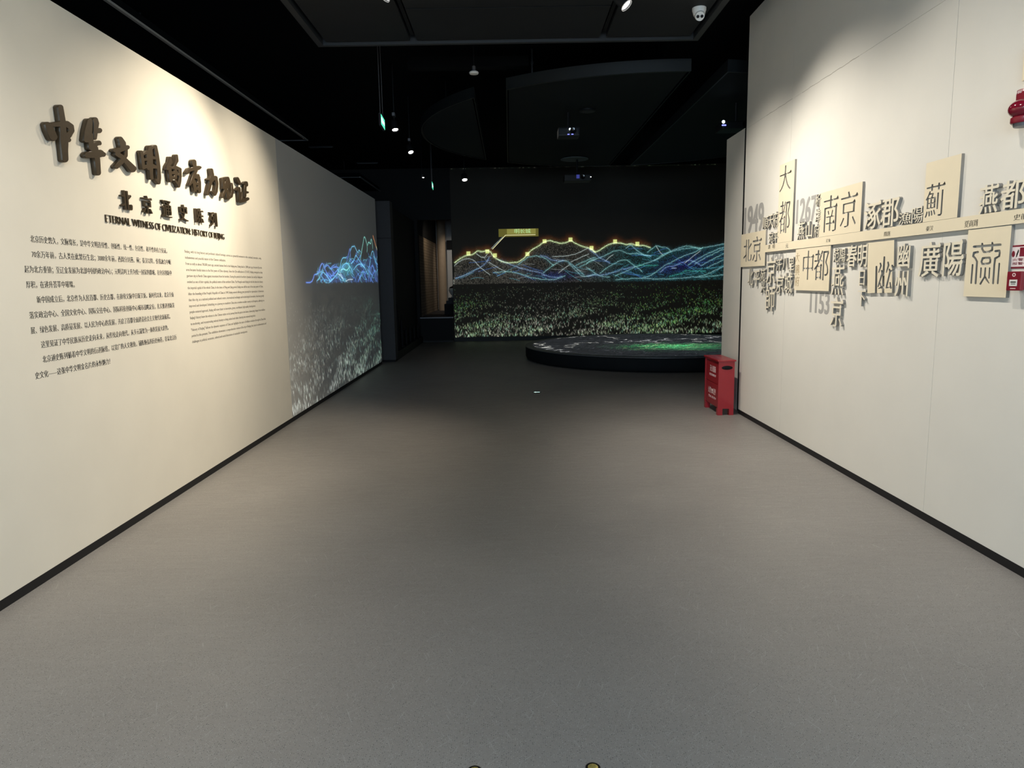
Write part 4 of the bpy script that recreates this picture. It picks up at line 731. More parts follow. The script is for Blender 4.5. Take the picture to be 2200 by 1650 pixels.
glow = blur(blur(glow, 5), 5)
img = 0.9 * img + 1.5 * blur(img, 1) + 0.30 * blur(blur(img, 4), 4) + glow * 1.6
img = np.minimum(img, 1.1)
yy = np.linspace(BZ0, BZ1, H_)[:, None, None]
img += np.array((0.0030, 0.0027, 0.0020), np.float32) * np.clip((3.3 - yy) / 0.9, 0.0, 1)
back = image_material('mountain_projection', img, (0.060, 0.054, 0.046), strength=1.0)

def uv_panel(name, size, thick, m, loc, rot):
    """thin upright panel: local x along its width, y up, z out; UVs span the face"""
    w, h = size
    bm = bmesh.new()
    v = [bm.verts.new(p) for p in ((0, 0, thick), (w, 0, thick), (w, h, thick), (0, h, thick), (0, 0, 0), (w, 0, 0), (w, h, 0), (0, h, 0))]
    fs = [(0, 1, 2, 3), (5, 4, 7, 6), (4, 0, 3, 7), (1, 5, 6, 2), (3, 2, 6, 7), (4, 5, 1, 0)]
    uvl = bm.loops.layers.uv.new('UVMap')
    for f in fs:
        fc = bm.faces.new([v[k] for k in f])
        for l in fc.loops: l[uvl].uv = (l.vert.co.x / w, l.vert.co.y / h)
    me = bpy.data.meshes.new(name); bm.to_mesh(me); bm.free()
    me.materials.append(m)
    o = bpy.data.objects.new(name, me); o.location = loc; o.rotation_euler = rot
    C.objects.link(o)
    return o
scr = uv_panel('projected_picture', (BX1 - BX0, BZ1 - BZ0), 0.003, back, (BX0, YB, BZ0), ROT_B)
tag(scr, 'wide dark projection of glowing mountain ridges with a wall over grass, on the back wall', 'projection')
def back_part(name, x0, x1, z0, z1, m, lift):
    return plate(name, [[(x0 - BX0, z0 - BZ0), (x1 - BX0, z0 - BZ0), (x1 - BX0, z1 - BZ0), (x0 - BX0, z1 - BZ0)]], 0.001, m, (0, 0, 0), (0, 0, 0), scr, z0=lift)
o = back_part('caption_box', -0.26, 0.777, 2.700, 2.903, M_capbox, 0.0035); o['label'] = 'dim olive box round the projected caption'
o = back_part('caption_field', -0.043, 0.705, 2.765, 2.900, M_capbox2, 0.0045); o['label'] = 'brighter olive strip behind the projected words'
o = plate('caption_text', [[(p[0] + 0.363 - BX0, p[1] + 2.842 - BZ0) for p in l] for l in glyph('明长城', 0.42, 0.118, THIN)], 0.001, M_captext, (0, 0, 0), (0, 0, 0), scr, z0=0.0056)
o['label'] = 'pale green projected words 明长城'; o['kind'] = 'stuff'
o = plate('caption_line', [[(x - BX0, z - BZ0) for x, z in ((-0.435, 2.395), (-0.425, 2.385), (-0.078, 2.736), (0.700, 2.736), (0.700, 2.750), (-0.085, 2.750))]], 0.001, M_capline, (0, 0, 0), (0, 0, 0), scr, z0=0.0056)
o['label'] = 'thin bright line leading from the caption to the ridge'

# left wall -----------------------------------------------------------------
LY0, LY1, LZ0, LZ1 = 7.90, 13.58, 0.052, 3.13
PPx, PPz = 250, 270
W_, H_ = int((LY1 - LY0) * PPx), int((LZ1 - LZ0) * PPz)
pp = (W_ / (LY1 - LY0), H_ / (LZ1 - LZ0))
img = np.zeros((H_, W_, 3), np.float32)
for c, pts in PEAKS:
    X, Z = along(pts, 0.0012, True)
    n = len(X)
    for sg, am in ((0.0035, 0.34), (0.010, 0.13), (0.045, 0.06)):
        col = np.repeat(np.array({'Y': (0.80, 0.80, 0.42), 'W': (0.5, 0.6, 0.62), 'C': (0.18, 0.62, 0.95), 'B': (0.14, 0.30, 1.0), 'G': (0.30, 0.85, 0.72)}[c])[None], n, 0)
        if c == 'Y': col = np.where((Z > 2.25)[:, None], np.array((1.0, 0.35, 0.12)), col)
        splat(img, pp, LY0, LZ0, X + rng.normal(0, sg * 1.6, n), Z + rng.normal(0, sg * 0.8, n), col, am * rng.random(n) * 1.1)
for k in range(130):
    y = 9.2 + rng.random() * 4.3
    zt = 1.62 + np.interp(y, (9.0, 9.6, 10.3, 11.2, 12.3, 13.5), (0.05, 0.20, 0.18, 0.36, 0.45, 0.55))
    z = 1.58 + (zt - 1.58) * rng.random(); L = 0.12 + rng.random() * .35; s = rng.choice((-1, 1)) * rng.random() * 1.0
    X, Z = along([(y, z), (y + L / 2, z + s * L / 2 + rng.normal(0, .02)), (y + L, z + s * L * .7)], 0.002)
    ok = (Z > 1.57) & (Z < zt + .05)
    splat(img, pp, LY0, LZ0, X[ok], Z[ok] + rng.normal(0, .004, ok.sum()), COL['B'] if rng.random() < .55 else COL['C'], 0.40 * rng.random(ok.sum()))
n = 26000
X = 9.4 + rng.random(n) ** 0.7 * (LY1 - 9.4)
zt = 1.60 + np.interp(X, (9.4, 10.3, 11.2, 12.3, 12.9, 13.5), (0.10, 0.15, 0.34, 0.36, 0.42, 0.62))
Z = 1.58 + (zt - 1.58) * rng.random(n)
splat(img, pp, LY0, LZ0, X, Z, (0.08, 0.24, 0.9), 0.25 * rng.random(n) ** 2)
n = 7000
X = rng.normal(11.0, 0.3, n); Z = rng.normal(1.78, 0.07, n)
splat(img, pp, LY0, LZ0, X, Z, (0.10, 0.7, 0.65), 0.25 * rng.random(n) ** 2)
def left_col(X, t, ph):
    g = np.clip((X - 9.0) / 4.0, 0, 1) * (1.15 - 0.7 * t); g = np.clip(g + rng.normal(0, 0.15, len(X)), 0, 1)[:, None]
    warm = np.array((0.60, 0.62, 0.56)); green = np.array((0.22, 0.62, 0.36)); teal = np.array((0.16, 0.60, 0.52))
    pick = (rng.random(len(X)) < 0.4)[:, None]
    return warm * (1 - g) + np.where(pick, teal, green) * g
grass(img, pp, LY0, LY1, LZ0, 1.36, LZ0 - 0.02, 11000, left_col, 0.060, 0.20, 1.7)
img = 1.1 * img + 2.2 * blur(img, 1) + 0.55 * blur(blur(img, 5), 5)
img = np.minimum(img, 1.2)
img += np.array((0.003, 0.0050, 0.0075), np.float32)       # the projector's own black level
leftm = image_material('peak_projection', img, (0.50, 0.48, 0.44), strength=1.0)
lp = uv_panel('projected_picture', (LY1 - LY0, LZ1 - LZ0), 0.012, leftm, (XL - 0.012, LY0, LZ0), ROT_L)
tag(lp, 'grey far end of the left wall with projected blue peaks and pale grass', 'projection')

# ------------------------------------------------------------------ round projection table
TX, TY, TR = 2.95, 14.12, 2.645
N = 1500
S = 2.50
img = np.zeros((N, N, 3), np.float32)
pp = (N / (2 * S), N / (2 * S))
# worn grey relief of the ground
n = 160000
a = rng.random(n) * 2 * np.pi; r_ = S * np.sqrt(rng.random(n))
X, Y = TX + r_ * np.cos(a), TY + r_ * np.sin(a)
splat(img, pp, TX - S, TY - S, X, Y, (0.10, 0.105, 0.125), rng.random(n))
for k in range(900):
    x, y = TX + rng.normal(0, 1.3), TY + rng.normal(0, 1.3); L = 0.08 + rng.random() * .25; an = rng.normal(0.6, 0.5)
    t = np.linspace(0, 1, 60)
    splat(img, pp, TX - S, TY - S, x + L * t * np.cos(an), y + L * t * np.sin(an) + .03 * np.sin(t * 9), (0.11, 0.115, 0.13), rng.random(60))
for pts in TABLE_LINES:
    X, Y = along(pts, 0.004, False)
    n = len(X)
    dx = wobble(X, 0.07, 14); dy = wobble(X, 0.10, 14)
    dash = (np.sin(np.arange(n) * 0.06) + rng.normal(0, .3, n)) > -0.45
    for sg, am in ((0.005, 1.5), (0.010, 1.2), (0.012, 0.9), (0.030, 0.25)):
        X2, Y2 = X + dx + rng.normal(0, sg, n), Y + dy + rng.normal(0, sg, n)
        col = np.array((0.95, 0.93, 0.78)) if rng.random() < .6 else np.array((0.9, 0.95, 0.95))
        splat(img, pp, TX - S, TY - S, X2[dash], Y2[dash], col, am)
# green lit river plain
for k in range(560):
    x = 3.05 + rng.normal(0, 0.65); y = 13.35 + rng.normal(0, 0.50) + (x - 2.9) * -0.12
    L = 0.12 + rng.random() * 0.55; an = rng.normal(0.2, 0.45)
    t = np.linspace(0, 1, 160)
    w = np.exp(-((x - 2.9) / 0.9) ** 2 - ((y - 13.4) / 0.6) ** 2)
    col = np.array((0.08, 0.75, 0.22)) if rng.random() < .75 else np.array((0.5, 0.9, 0.35))
    splat(img, pp, TX - S, TY - S, x + L * t * np.cos(an) + .02 * np.sin(t * 14 + k), y + L * t * np.sin(an) + .04 * np.sin(t * 7 + k) + rng.normal(0, .006, 160), col, 0.85 * w * rng.random(160))
for k in range(90):
    x = 3.5 + rng.normal(0, 0.8); y = 13.1 + rng.normal(0, 0.6); L = 0.3 + rng.random() * .6
    t = np.linspace(0, 1, 160)
    splat(img, pp, TX - S, TY - S, x + L * t, y + .1 * np.sin(t * 5 + k) + rng.normal(0, .004, 160), (0.10, 0.45, 0.30), 0.28 * rng.random(160))
img = np.minimum(1.0 * img + 1.4 * blur(img, 1) + 0.35 * blur(blur(img, 6), 6), 1.2)
tabm = image_material('map_projection', img, (0.10, 0.10, 0.105), rough=0.5, spec=0.4)
pt = empty('projection_table', (TX, TY, 0))
tag(pt, 'low round black table with a projected map of white outlines and green light', 'projection table')
MB().lathe([(TR - 0.10, 0), (TR - 0.05, 0.008), (TR - 0.015, 0.03), (TR, 0.065), (TR, 0.235), (TR - 0.012, 0.25)], 96, Matrix.Translation((TX, TY, 0))).build('table_drum', M_table, pt, True)
MB().lathe([(TR + 0.004, 0.250), (TR + 0.004, 0.262), (TR - 0.004, 0.268), (S, 0.268), (S, 0.250)], 96, Matrix.Translation((TX, TY, 0)), cap=False).build('table_rim', mat('grey_table_rim', (0.085, 0.088, 0.092), 0.35), pt, True)
bm = bmesh.new(); uvl = bm.loops.layers.uv.new('UVMap')
ring = [bm.verts.new((S * math.cos(2 * math.pi * k / 96), S * math.sin(2 * math.pi * k / 96), 0.266)) for k in range(96)]
ring2 = [bm.verts.new((S * math.cos(2 * math.pi * k / 96), S * math.sin(2 * math.pi * k / 96), 0.250)) for k in range(96)]
fs = [bm.faces.new(ring)] + [bm.faces.new((ring2[k], ring2[(k + 1) % 96], ring[(k + 1) % 96], ring[k])) for k in range(96)]
for f in fs:
    for l in f.loops: l[uvl].uv = (0.5 + l.vert.co.x / (2 * S), 0.5 + l.vert.co.y / (2 * S))
me = bpy.data.meshes.new('table_top'); bm.to_mesh(me); bm.free(); me.materials.append(tabm)
o = bpy.data.objects.new('table_top', me); C.objects.link(o); o.parent = pt; o['label'] = 'dark table top carrying the projected map'

# ------------------------------------------------------------------ fire extinguisher box
bx = empty('extinguisher_box', (2.435, 8.11, 0)); tag(bx, 'red metal fire extinguisher box on the floor at the end of the right wall', 'fire extinguisher box')
x0, x1, y0, y1 = 2.345, 2.525, 7.84, 8.40
zb, zt = 0.075, 0.615
b = MB()
b.box(x0 + 0.02, x1, y0, y0 + 0.012, zb, zt); b.box(x0 + 0.02, x1, y1 - 0.012, y1, zb, zt)
b.box(x1 - 0.012, x1, y0 + 0.012, y1 - 0.012, zb, zt); b.box(x0 + 0.03, x1 - 0.012, y0 + 0.012, y1 - 0.012, zb, zb + 0.012)
b.box(x0 + 0.02, x0 + 0.03, y0 + 0.012, y1 - 0.012, zb, zt)
b.build('body', M_red, bx)
door_up = MB().box(x0 + 0.006, x0 + 0.02, y0 + 0.03, y1 - 0.03, 0.352, 0.585, 0.003).build('door', M_red, bx)
door_low = MB().box(x0 + 0.006, x0 + 0.02, y0 + 0.03, y1 - 0.03, 0.092, 0.342, 0.003).build('door', M_red, bx)
for ya, yb in ((y0, y0 + 0.03), (y1 - 0.03, y1)):
    MB().box(x0, x0 + 0.02, ya, yb, zb, zt).build('door_post', M_red, bx)
MB().box(x0 - 0.012, x1 + 0.012, y0 - 0.014, y1 + 0.012, zt, zt + 0.018, 0.004).build('lid', M_red, bx)
for xa, xb in ((x0, x0 + 0.055), (x1 - 0.05, x1)):
    for ya in (y0, y1 - 0.06):
        MB().prism([(xa, ya), (xb, ya), (xb, ya + 0.06), (xa, ya + 0.06)], 0, zb).build('foot', M_red, bx)
q = Matrix.Translation(((x0 + x1) / 2 + 0.005, y0 - 0.0035, 0.545)) @ Matrix.Rotation(R(90), 4, 'X') @ Matrix.Diagonal((1, 0.36, 1, 1))
MB().lathe([(0.062, -0.004), (0.062, 0.0), (0.052, 0.002)], 28, q).build('handle_slot', M_blk, bx, True)['label'] = 'black oval hand slot'
ROT_D = (R(90), 0, R(-90))
def box_text(s, yc, zc, w, h, st):
    o = plate('printed_text', glyph(s, w, h, st), 0.0006, M_whiteprint, (x0 + 0.0058 - 2.435, yc - 8.11, zc), ROT_D, door_up if zc > 0.35 else door_low)
    o['label'] = 'white printed words ' + s if len(s) < 12 else 'small white printed line'; o['kind'] = 'stuff'
box_text('灭火器箱', 8.09, 0.505, 0.235, 0.075, BOLD)
box_text('FIRE EXTINGUISHER BOX', 8.09, 0.432, 0.26, 0.026, PLAIN)
box_text('火警', 8.20, 0.245, 0.115, 0.075, BOLD)
box_text('119', 8.005, 0.245, 0.085, 0.072, BOLD)
box_text('发生火灾，请打火警119', 8.09, 0.172, 0.29, 0.030, PLAIN)
o = plate('printed_text', [[(-.024, -.03), (.024, -.03), (.028, .0), (.035, .008), (.035, .024), (-.035, .024), (-.035, .008), (-.028, 0)], [(-.010, -.016), (-.010, -.004), (.010, -.004), (.010, -.016)]], 0.0006, M_whiteprint, (x0 + 0.0058 - 2.435, 8.095 - 8.11, 0.245), ROT_D, door_low)
o['label'] = 'white printed telephone mark'

# ------------------------------------------------------------------ left wall: raised title
order = ['leftmost of the title', 'second of the title', 'third of the title', 'fourth of the title', 'middle of the title', 'sixth of the title', 'seventh of the title', 'eighth of the title', 'rightmost of the title']
for k, ch in enumerate('中华文明的有力见证'):
    loops = BRUSH[ch]
    ys = [p[0] for l in loops for p in l]; zs = [p[1] for l in loops for p in l]
    yc, zc = (min(ys) + max(ys)) / 2, (min(zs) + max(zs)) / 2
    o = plate('raised_character', [[(p[0] - yc, p[1] - zc) for p in l] for l in loops], 0.03, M_bronze, (XL, yc, zc), ROT_L, bevel=0.002)
    tag(o, 'large dark bronze brush character ' + ch + ', ' + order[k], 'character', 'bronze brush characters of the title')
for k, (ch, ya, yb, za, zb_) in enumerate(SUB):
    o = plate('raised_character', glyph(ch, ya - yb, zb_ - za, HEAVY), 0.018, M_bronze, (XL, (ya + yb) / 2, (za + zb_) / 2), ROT_L)
    tag(o, 'small bronze character ' + ch + ', ' + ('first', 'second', 'third', 'fourth', 'fifth', 'last')[k] + ' in the row under the brush title', 'character', 'small bronze characters of the subtitle')
# english title in raised capitals
et = empty('raised_title', (XL, 5.385, 1.983)); tag(et, 'raised dark bronze English line, ETERNAL WITNESS OF CIVILIZATION: HISTORY OF BEIJING', 'title')
s = 'ETERNAL WITNESS OF CIVILIZATION:  HISTORY OF BEIJING'
adv = {}
def width(c):
    if c not in adv:
        xs = [p[0] for l in text_loops(c) for p in l]; adv[c] = (min(xs), max(xs))
    return adv[c]
pos, x = [], 0.0
for c in s:
    if c == ' ': x += 0.20; continue
    a0, a1 = width(c); pos.append((c, x, a1 - a0)); x += (a1 - a0) + 0.075
sc = 1.835 / (x - 0.075)
capz = 0.050 / 0.70
for c, x, w in pos:
    lo = restyle(text_loops(c), widen=0.0, thin=0.55, serif='latin', n=150) if c != ':' else text_loops(c)
    a0 = width(c)[0]
    lp_ = [[((p[0] - a0) * sc, p[1] * capz) for p in l] for l in lo]
    plate('letter', lp_, 0.007, M_bronze, (0, -0.915 + x * sc, -0.025), ROT_L, et)

# ------------------------------------------------------------------ left wall: printed texts
CN = ['北京历史悠久，文脉绵长，是中华文明连续性、创新性、统一性、包容性、和平性的有力见证。',
      '70余万年前，古人类在此繁衍生息；3000余年前，西周分封燕、蓟；秦汉以降，份我融合中崛',
      '起为北方重镇；至辽金发展为北部中国的政治中心；元明清时上升为统一国家的都城，在包容创新中',
      '厚积，在递升荟萃中璀璨。',
      '新中国成立后，北京作为人民首都、历史古都，在赓续文脉中日新又新。新时代以来，北京全面',
      '落实政治中心、全国文化中心、国际交往中心、国际科技创新中心城市战略定位，扎实推进创新发',
      '展、绿色发展、高质量发展、以人民为中心的发展，开启了首都全面建设社会主义现代化新航程。',
      '这里见证了中华民族从历史走向未来，从传统走向现代，从多元凝聚为一体的发展大趋势。',
      '北京通史陈列循着中华文明的衍进脉络，以宽广的人文视角，铺陈恢弘的历史画卷，彰显北京历',
      '史文化——这张中华文明金名片的永恒魅力！']
CNY = [(3.756, 5.239), (3.752, 5.282), (3.684, 5.28), (3.684, 4.092), (3.751, 5.282), (3.681, 5.281), (3.678, 5.199), (3.746, 5.158), (3.744, 5.271), (3.672, 4.372)]
EN = ['Beijing, with its long history and profound cultural heritage, serves as a powerful testament to the continual, innovative, unity,',
      'inclusiveness and peaceful nature of the Chinese civilization.',
      'From as early as about 700,000 years ago, ancient humans lived in the Beijing area. Dating back to 3,000 years ago, the land of Ji in the',
      'area became feudal states in the first years of Zhou dynasty. Since the Qin unification in 221 BCE, Beijing emerged as a key',
      'garrison city in North China against incursions from the borders. During the period of northern dynasties Liao and Jin, Beijing was',
      'evolved as one of their capitals, the political centre of the northern China. The Mongols made Beijing for the first time in its history',
      'the imperial capital of the whole China. In the times of Ming and Qing period, Beijing was still the seat of the state power of China.',
      "After the founding of the People's Republic of China in 1949, Beijing earned offering great potential for rejuvenation. It showcases",
      'that this city, as a national political and cultural centre, international exchanges and technological innovation, has been greatly',
      'improved and developed. Embarking on a journey to transform China into a modern socialist country in all respects, adhering to a',
      'people-centered approach, Beijing will move faster to innovative, green, coordinated, high-quality development.',
      "Beijing's history bears the witness to the Chinese nation on its journey from the past to the future, showcasing changes from tradition",
      'to modernity, and reconstructing national identity to bring cultural and ethnic diversity into national integration.',
      '"History of Beijing" follows the dynamic sequence of China and highlights the years of brilliant evolution through its Zhou-Han',
      'period to the present. The exhibition showcases a comprehensive review of the city of Beijing that years in achievements and',
      'challenges in political, economic, cultural and social dimensions of sustainable development.']
ENY = [7.213, 6.304, 7.212, 7.221, 7.211, 7.213, 7.211, 7.219, 7.218, 7.219, 6.961, 7.219, 6.942, 7.22, 7.228, 6.699]
ct = empty('wall_text', (XL, 4.48, 1.10)); tag(ct, 'black printed Chinese text of ten lines under the title on the left wall', 'text')
for k, (t_, (ya, yb)) in enumerate(zip(CN, CNY)):
    lo = restyle(text_loops(t_, 2), thin=0.30, widen=0.45, n=84)
    xs = [p[0] for l in lo for p in l]; sx_ = (yb - ya) / (max(xs) - min(xs)); m0 = min(xs)
    z = 1.816 - 0.0795 * k - 0.0165
    o = plate('text_line', [[((p[0] - m0) * sx_, p[1] * 0.0415) for p in l] for l in lo], 0.0008, M_ink, (0, ya - 4.48, z - 1.10), ROT_L, ct)
    o['kind'] = 'stuff'
e_t = empty('wall_text', (XL, 6.37, 1.10)); tag(e_t, 'small brown printed English text of sixteen lines, right of the Chinese text', 'text')
for k, (t_, yb) in enumerate(zip(EN, ENY)):
    lo = text_loops(t_, 1)
    xs = [p[0] for l in lo for p in l]; ya = 5.523; sx_ = (yb - ya) / (max(xs) - min(xs)); m0 = min(xs)
    z = 1.825 - 0.0469 * k - 0.010
    o = plate('text_line', [[((p[0] - m0) * sx_, p[1] * 0.030) for p in l] for l in lo], 0.0008, M_ink2, (0, ya - 6.37, z - 1.10), ROT_L, e_t)
    o['kind'] = 'stuff'

# ------------------------------------------------------------------ right wall: timeline relief
def rloops(y0, y1, z0, z1): return [[(y, z) for y, z in ((y1, z0), (y0, z0), (y0, z1), (y1, z1))]]
def panel(y0, y1, z0, z1, chars, label, depth=0.018, style=SONG):
    yc, zc = (y0 + y1) / 2, z0
    loops = [[(-(y1 - y0) / 2, 0), ((y1 - y0) / 2, 0), ((y1 - y0) / 2, z1 - z0), (-(y1 - y0) / 2, z1 - z0)]]
    for ch, ya, yb, za, zb_ in chars:
        dx, dz = -((ya + yb) / 2 - yc), (za + zb_) / 2 - zc
        loops += [[(p[0] + dx, p[1] + dz) for p in l] for l in glyph(ch, ya - yb, zb_ - za, style)]
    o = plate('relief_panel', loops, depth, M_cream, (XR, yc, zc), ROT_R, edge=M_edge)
    return tag(o, label, 'panel', 'cream panels of the timeline')
BAR0, BAR1 = 1.797, 1.870
bar = empty('timeline_bar', (XR, 5.1, BAR0)); tag(bar, 'long cream timeline bar with small printed era names along the right wall', 'timeline bar')
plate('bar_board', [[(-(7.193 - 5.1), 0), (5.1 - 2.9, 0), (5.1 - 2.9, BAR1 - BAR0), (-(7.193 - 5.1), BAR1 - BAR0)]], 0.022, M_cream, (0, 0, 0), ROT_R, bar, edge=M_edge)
for ch, ya, yb, za, zb_ in GLYPHS['p_era']:
    o = plate('era_name', glyph(ch, ya - yb, zb_ - za, THIN if len(ch) > 1 else PLAIN), 0.0008, M_ink, (-0.022, (ya + yb) / 2 - 5.1, (za + zb_) / 2 - BAR0), ROT_R, bar)
    o['label'] = 'small black printed era name ' + ch; o['kind'] = 'stuff'
panel(7.196, 7.950, 1.665, 2.021, GLYPHS['c_beijing'], 'cream panel with the two characters 北京 cut through it, at the far end of the bar', style=dict(thin=0.2, widen=0.3, serif='cjk'))
panel(6.529, 6.885, 1.872, 2.598, GLYPHS['c_dadu'], 'tall narrow cream panel with 大都 cut through it, above the bar')
panel(5.266, 5.969, 1.872, 2.229, GLYPHS['c_nanjing'], 'square cream panel with 南京 cut through it, above the bar')
zd = panel(5.732, 6.428, 1.428, 1.795, GLYPHS['c_zhongdu'], 'cream panel with 中都 cut through it, below the bar')
panel(4.134, 4.475, 1.872, 2.229, GLYPHS['c_ji'], 'cream panel with the character 薊 cut through it, above the bar')
for ch, ya, yb, za, zb_ in GLYPHS['p_daxing']:
    o = plate('printed_character', glyph(ch, ya - yb, zb_ - za, THIN), 0.0008, M_ink3, (-((ya + yb) / 2 - (5.732 + 6.428) / 2), (za + zb_) / 2 - 1.428, 0.018), (0, 0, 0), zd)
    o['label'] = 'small brown printed character ' + ch; o['kind'] = 'stuff'
yc, zc = 3.8515, 1.422
loops = [[(-(4.024 - 3.679) / 2, 0), ((4.024 - 3.679) / 2, 0), ((4.024 - 3.679) / 2, 0.371), (-(4.024 - 3.679) / 2, 0.371)]]
loops += [[(-(p[0] - yc), p[1] - zc) for p in l] for l in SEAL]
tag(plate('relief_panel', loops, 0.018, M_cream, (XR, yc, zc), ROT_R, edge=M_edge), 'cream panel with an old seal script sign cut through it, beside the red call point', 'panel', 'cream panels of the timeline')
yc, zc = 4.953, 1.427
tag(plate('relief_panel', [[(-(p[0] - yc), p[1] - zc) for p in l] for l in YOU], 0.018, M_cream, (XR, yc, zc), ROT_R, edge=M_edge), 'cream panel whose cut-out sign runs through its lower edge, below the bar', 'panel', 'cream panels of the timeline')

where = {'up': ['first of three beside the year 1949', 'second of three beside the year 1949', 'third of three beside the year 1949', 'left one of the low pair over the bar by the tall panel', 'right one of the low pair over the bar by the tall panel',
                'top of the small column left of the square upper panel', 'middle of the small column left of the square upper panel', 'bottom of the small column left of the square upper panel', 'left one of the pair under the year 1267', 'right one of the pair under the year 1267',
                'bold, first to the right of the square upper panel', 'bold, second to the right of the square upper panel', 'small, third to the right of the square upper panel', 'small, touching the last upper panel',
                'bold, above the bar between last upper panel and frame edge', 'bold, above the bar and cut by the right frame edge'],
         'down': ['first in the row under the farthest panel', 'second in the row under the farthest panel', 'third in the row under the farthest panel', 'small, hanging below that row under the farthest panel', 'upper of the tall pair at the far end', 'lower of the tall pair at the far end',
                  'left of the row of three under the bar, over the year 1420', 'middle of the row of three under the bar', 'right of the row of three under the bar', 'left of the pair below that row of three', 'right of the pair, touching the lower corner of a panel',
                  'small, first right of the first lower panel', 'small, second right of the first lower panel', 'third in the row right of the first lower panel', 'fourth in the row, touching the panel cut at its edge', 'big, upper of the column beside the year 1153', 'big, lowest of all, beside the year 1153',
                  'upper one beside the panel cut at its edge', 'lowest one beside the panel cut at its edge', 'upper of the pair right of the panel cut at its edge', 'lower of the pair right of the panel cut at its edge', 'bold, left one of the pair before the seal panel', 'bold, right one of the pair before the seal panel']}
HEAVYSET = set('涿郡廣')
for key in ('up', 'down'):
    for (ch, ya, yb, za, zb_), wh in zip(GLYPHS[key], where[key]):
        big = (zb_ - za) > 0.14 and yb < 5.3
        st = KAI if big or ch in HEAVYSET else dict(thin=0.2, widen=0.1, serif='cjk')
        if key == 'up': za = max(za, BAR1 + 0.002)
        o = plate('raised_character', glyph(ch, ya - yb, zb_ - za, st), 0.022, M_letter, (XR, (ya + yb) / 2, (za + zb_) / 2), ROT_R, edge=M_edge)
        tag(o, 'cream raised character ' + ch + ', ' + wh, 'character', 'cream raised characters ' + ('above' if key == 'up' else 'below') + ' the bar')
for ch, ya, yb, za, zb_ in GLYPHS['p_year']:
    xs = glyph(ch, ya - yb, zb_ - za, dict(thin=-0.25, widen=0.9))
    o = plate('printed_year', xs, 0.0008, M_grey, (0, (ya + yb) / 2 - 2.0, (za + zb_) / 2), ROT_R, wr)
    o['label'] = 'flat grey printed year ' + ch; o['kind'] = 'stuff'

# ------------------------------------------------------------------ right wall: fire equipment
cp = empty('call_point', (XR, 3.565, 1.465)); tag(cp, 'red fire alarm call point with a white label, below the seal script panel corner', 'call point')
MB().box(2.562, XR, 3.520, 3.612, 1.465, 1.553, 0.006).build('housing', M_red2, cp)
fc_ = MB().box(2.545, 2.562, 3.516, 3.616, 1.461, 1.557, 0.005).build('front_cover', M_red2, cp)
MB().box(2.5435, 2.546, 3.540, 3.594, 1.484, 1.516).build('label_plate', M_white, fc_)['label'] = 'white plate with dark print'
for z0, z1, ya, yb in ((1.501, 1.507, 3.547, 3.585), (1.493, 1.496, 3.550, 3.582)):
    MB().box(2.5428, 2.5437, ya, yb, z0, z1).build('print_line', M_ink, fc_)
o = plate('emblem', [[(.012 * math.cos(a), .009 * math.sin(a)) for a in np.linspace(0, 2 * math.pi, 20, endpoint=False)], [(.008 * math.cos(a), .005 * math.sin(a)) for a in np.linspace(0, 2 * math.pi, 20, endpoint=False)]], 0.0008, M_whiteprint, (2.545 - XR, 3.566 - 3.565, 1.540 - 1.465), ROT_R, fc_)
o['label'] = 'small white ring mark'
MB().box(2.5445, 2.5452, 3.548, 3.586, 1.470, 1.4735).build('print_line', M_whiteprint, fc_)
sg = empty('fire_sign', (XR, 3.60, 1.565)); tag(sg, 'white sign with a crimson border and fire pictograms above the red call point', 'sign')
MB().box(XR - 0.004, XR, 3.49, 3.692, 1.572, 1.690).build('sign_board', M_red2, sg)
MB().box(XR - 0.0052, XR - 0.004, 3.498, 3.684, 1.581, 1.681).build('sign_field', mat('sign_white', (0.80, 0.70, 0.70), 0.5), sg)
MB().box(XR - 0.0060, XR - 0.0052, 3.50, 3.622, 1.632, 1.677).build('red_block', M_red2, sg)
o = plate('extinguisher_symbol', [[(.011 * math.cos(a), .016 * math.sin(a) - .006) for a in np.linspace(0, 2 * math.pi, 20, endpoint=False)]], 0.0008, M_red2, (-0.0052, 3.667 - 3.60, 1.652 - 1.565), ROT_R, sg)
for k in range(3):
    plate('flame_mark', [[(-.004, -.012), (.004, -.006), (.006, .006), (0, .012), (-.002, .002)]], 0.0008, M_ink, (-0.0052, 3.643 - 3.60 - 0.004 * k, 1.648 - 1.565 + 0.009 * (k - 1)), ROT_R, sg)
for s_, z in (('火警消防', 1.617), ('报警电话', 1.597)):
    o = plate('printed_text', glyph(s_, 0.155, 0.014, PLAIN), 0.0008, M_red2, (-0.0052, 3.592 - 3.60, z - 1.565), ROT_R, sg); o['kind'] = 'stuff'
sd = empty('alarm_sounder', (XR, 3.60, 2.28)); tag(sd, 'crimson fire alarm sounder with a domed beacon at the right frame edge', 'alarm')
MB().box(2.545, XR, 3.54, 3.665, 2.33, 2.452, 0.016).build('housing', M_red2, sd)
MB().lathe([(0.066 * math.cos(a), 0.047 + 0.047 * math.sin(a)) for a in np.linspace(-math.pi / 2, math.pi / 2, 13)], 32, Matrix.Translation((2.548, 3.603, 2.303)), cap=False).build('beacon_dome', mat('crimson_glass', (0.16, 0.005, 0.018), 0.12, coat=0.6), sd, True)
MB().lathe([(0.05, 0), (0.055, 0.006), (0.055, 0.028), (0.046, 0.034)], 28, Matrix.Translation((2.552, 3.603, 2.28))).build('collar', M_red2, sd, True)
MB().lathe([(0.040, 0), (0.046, 0.018)], 28, Matrix.Translation((2.552, 3.603, 2.264))).build('base_ring', M_greymet, sd, True)
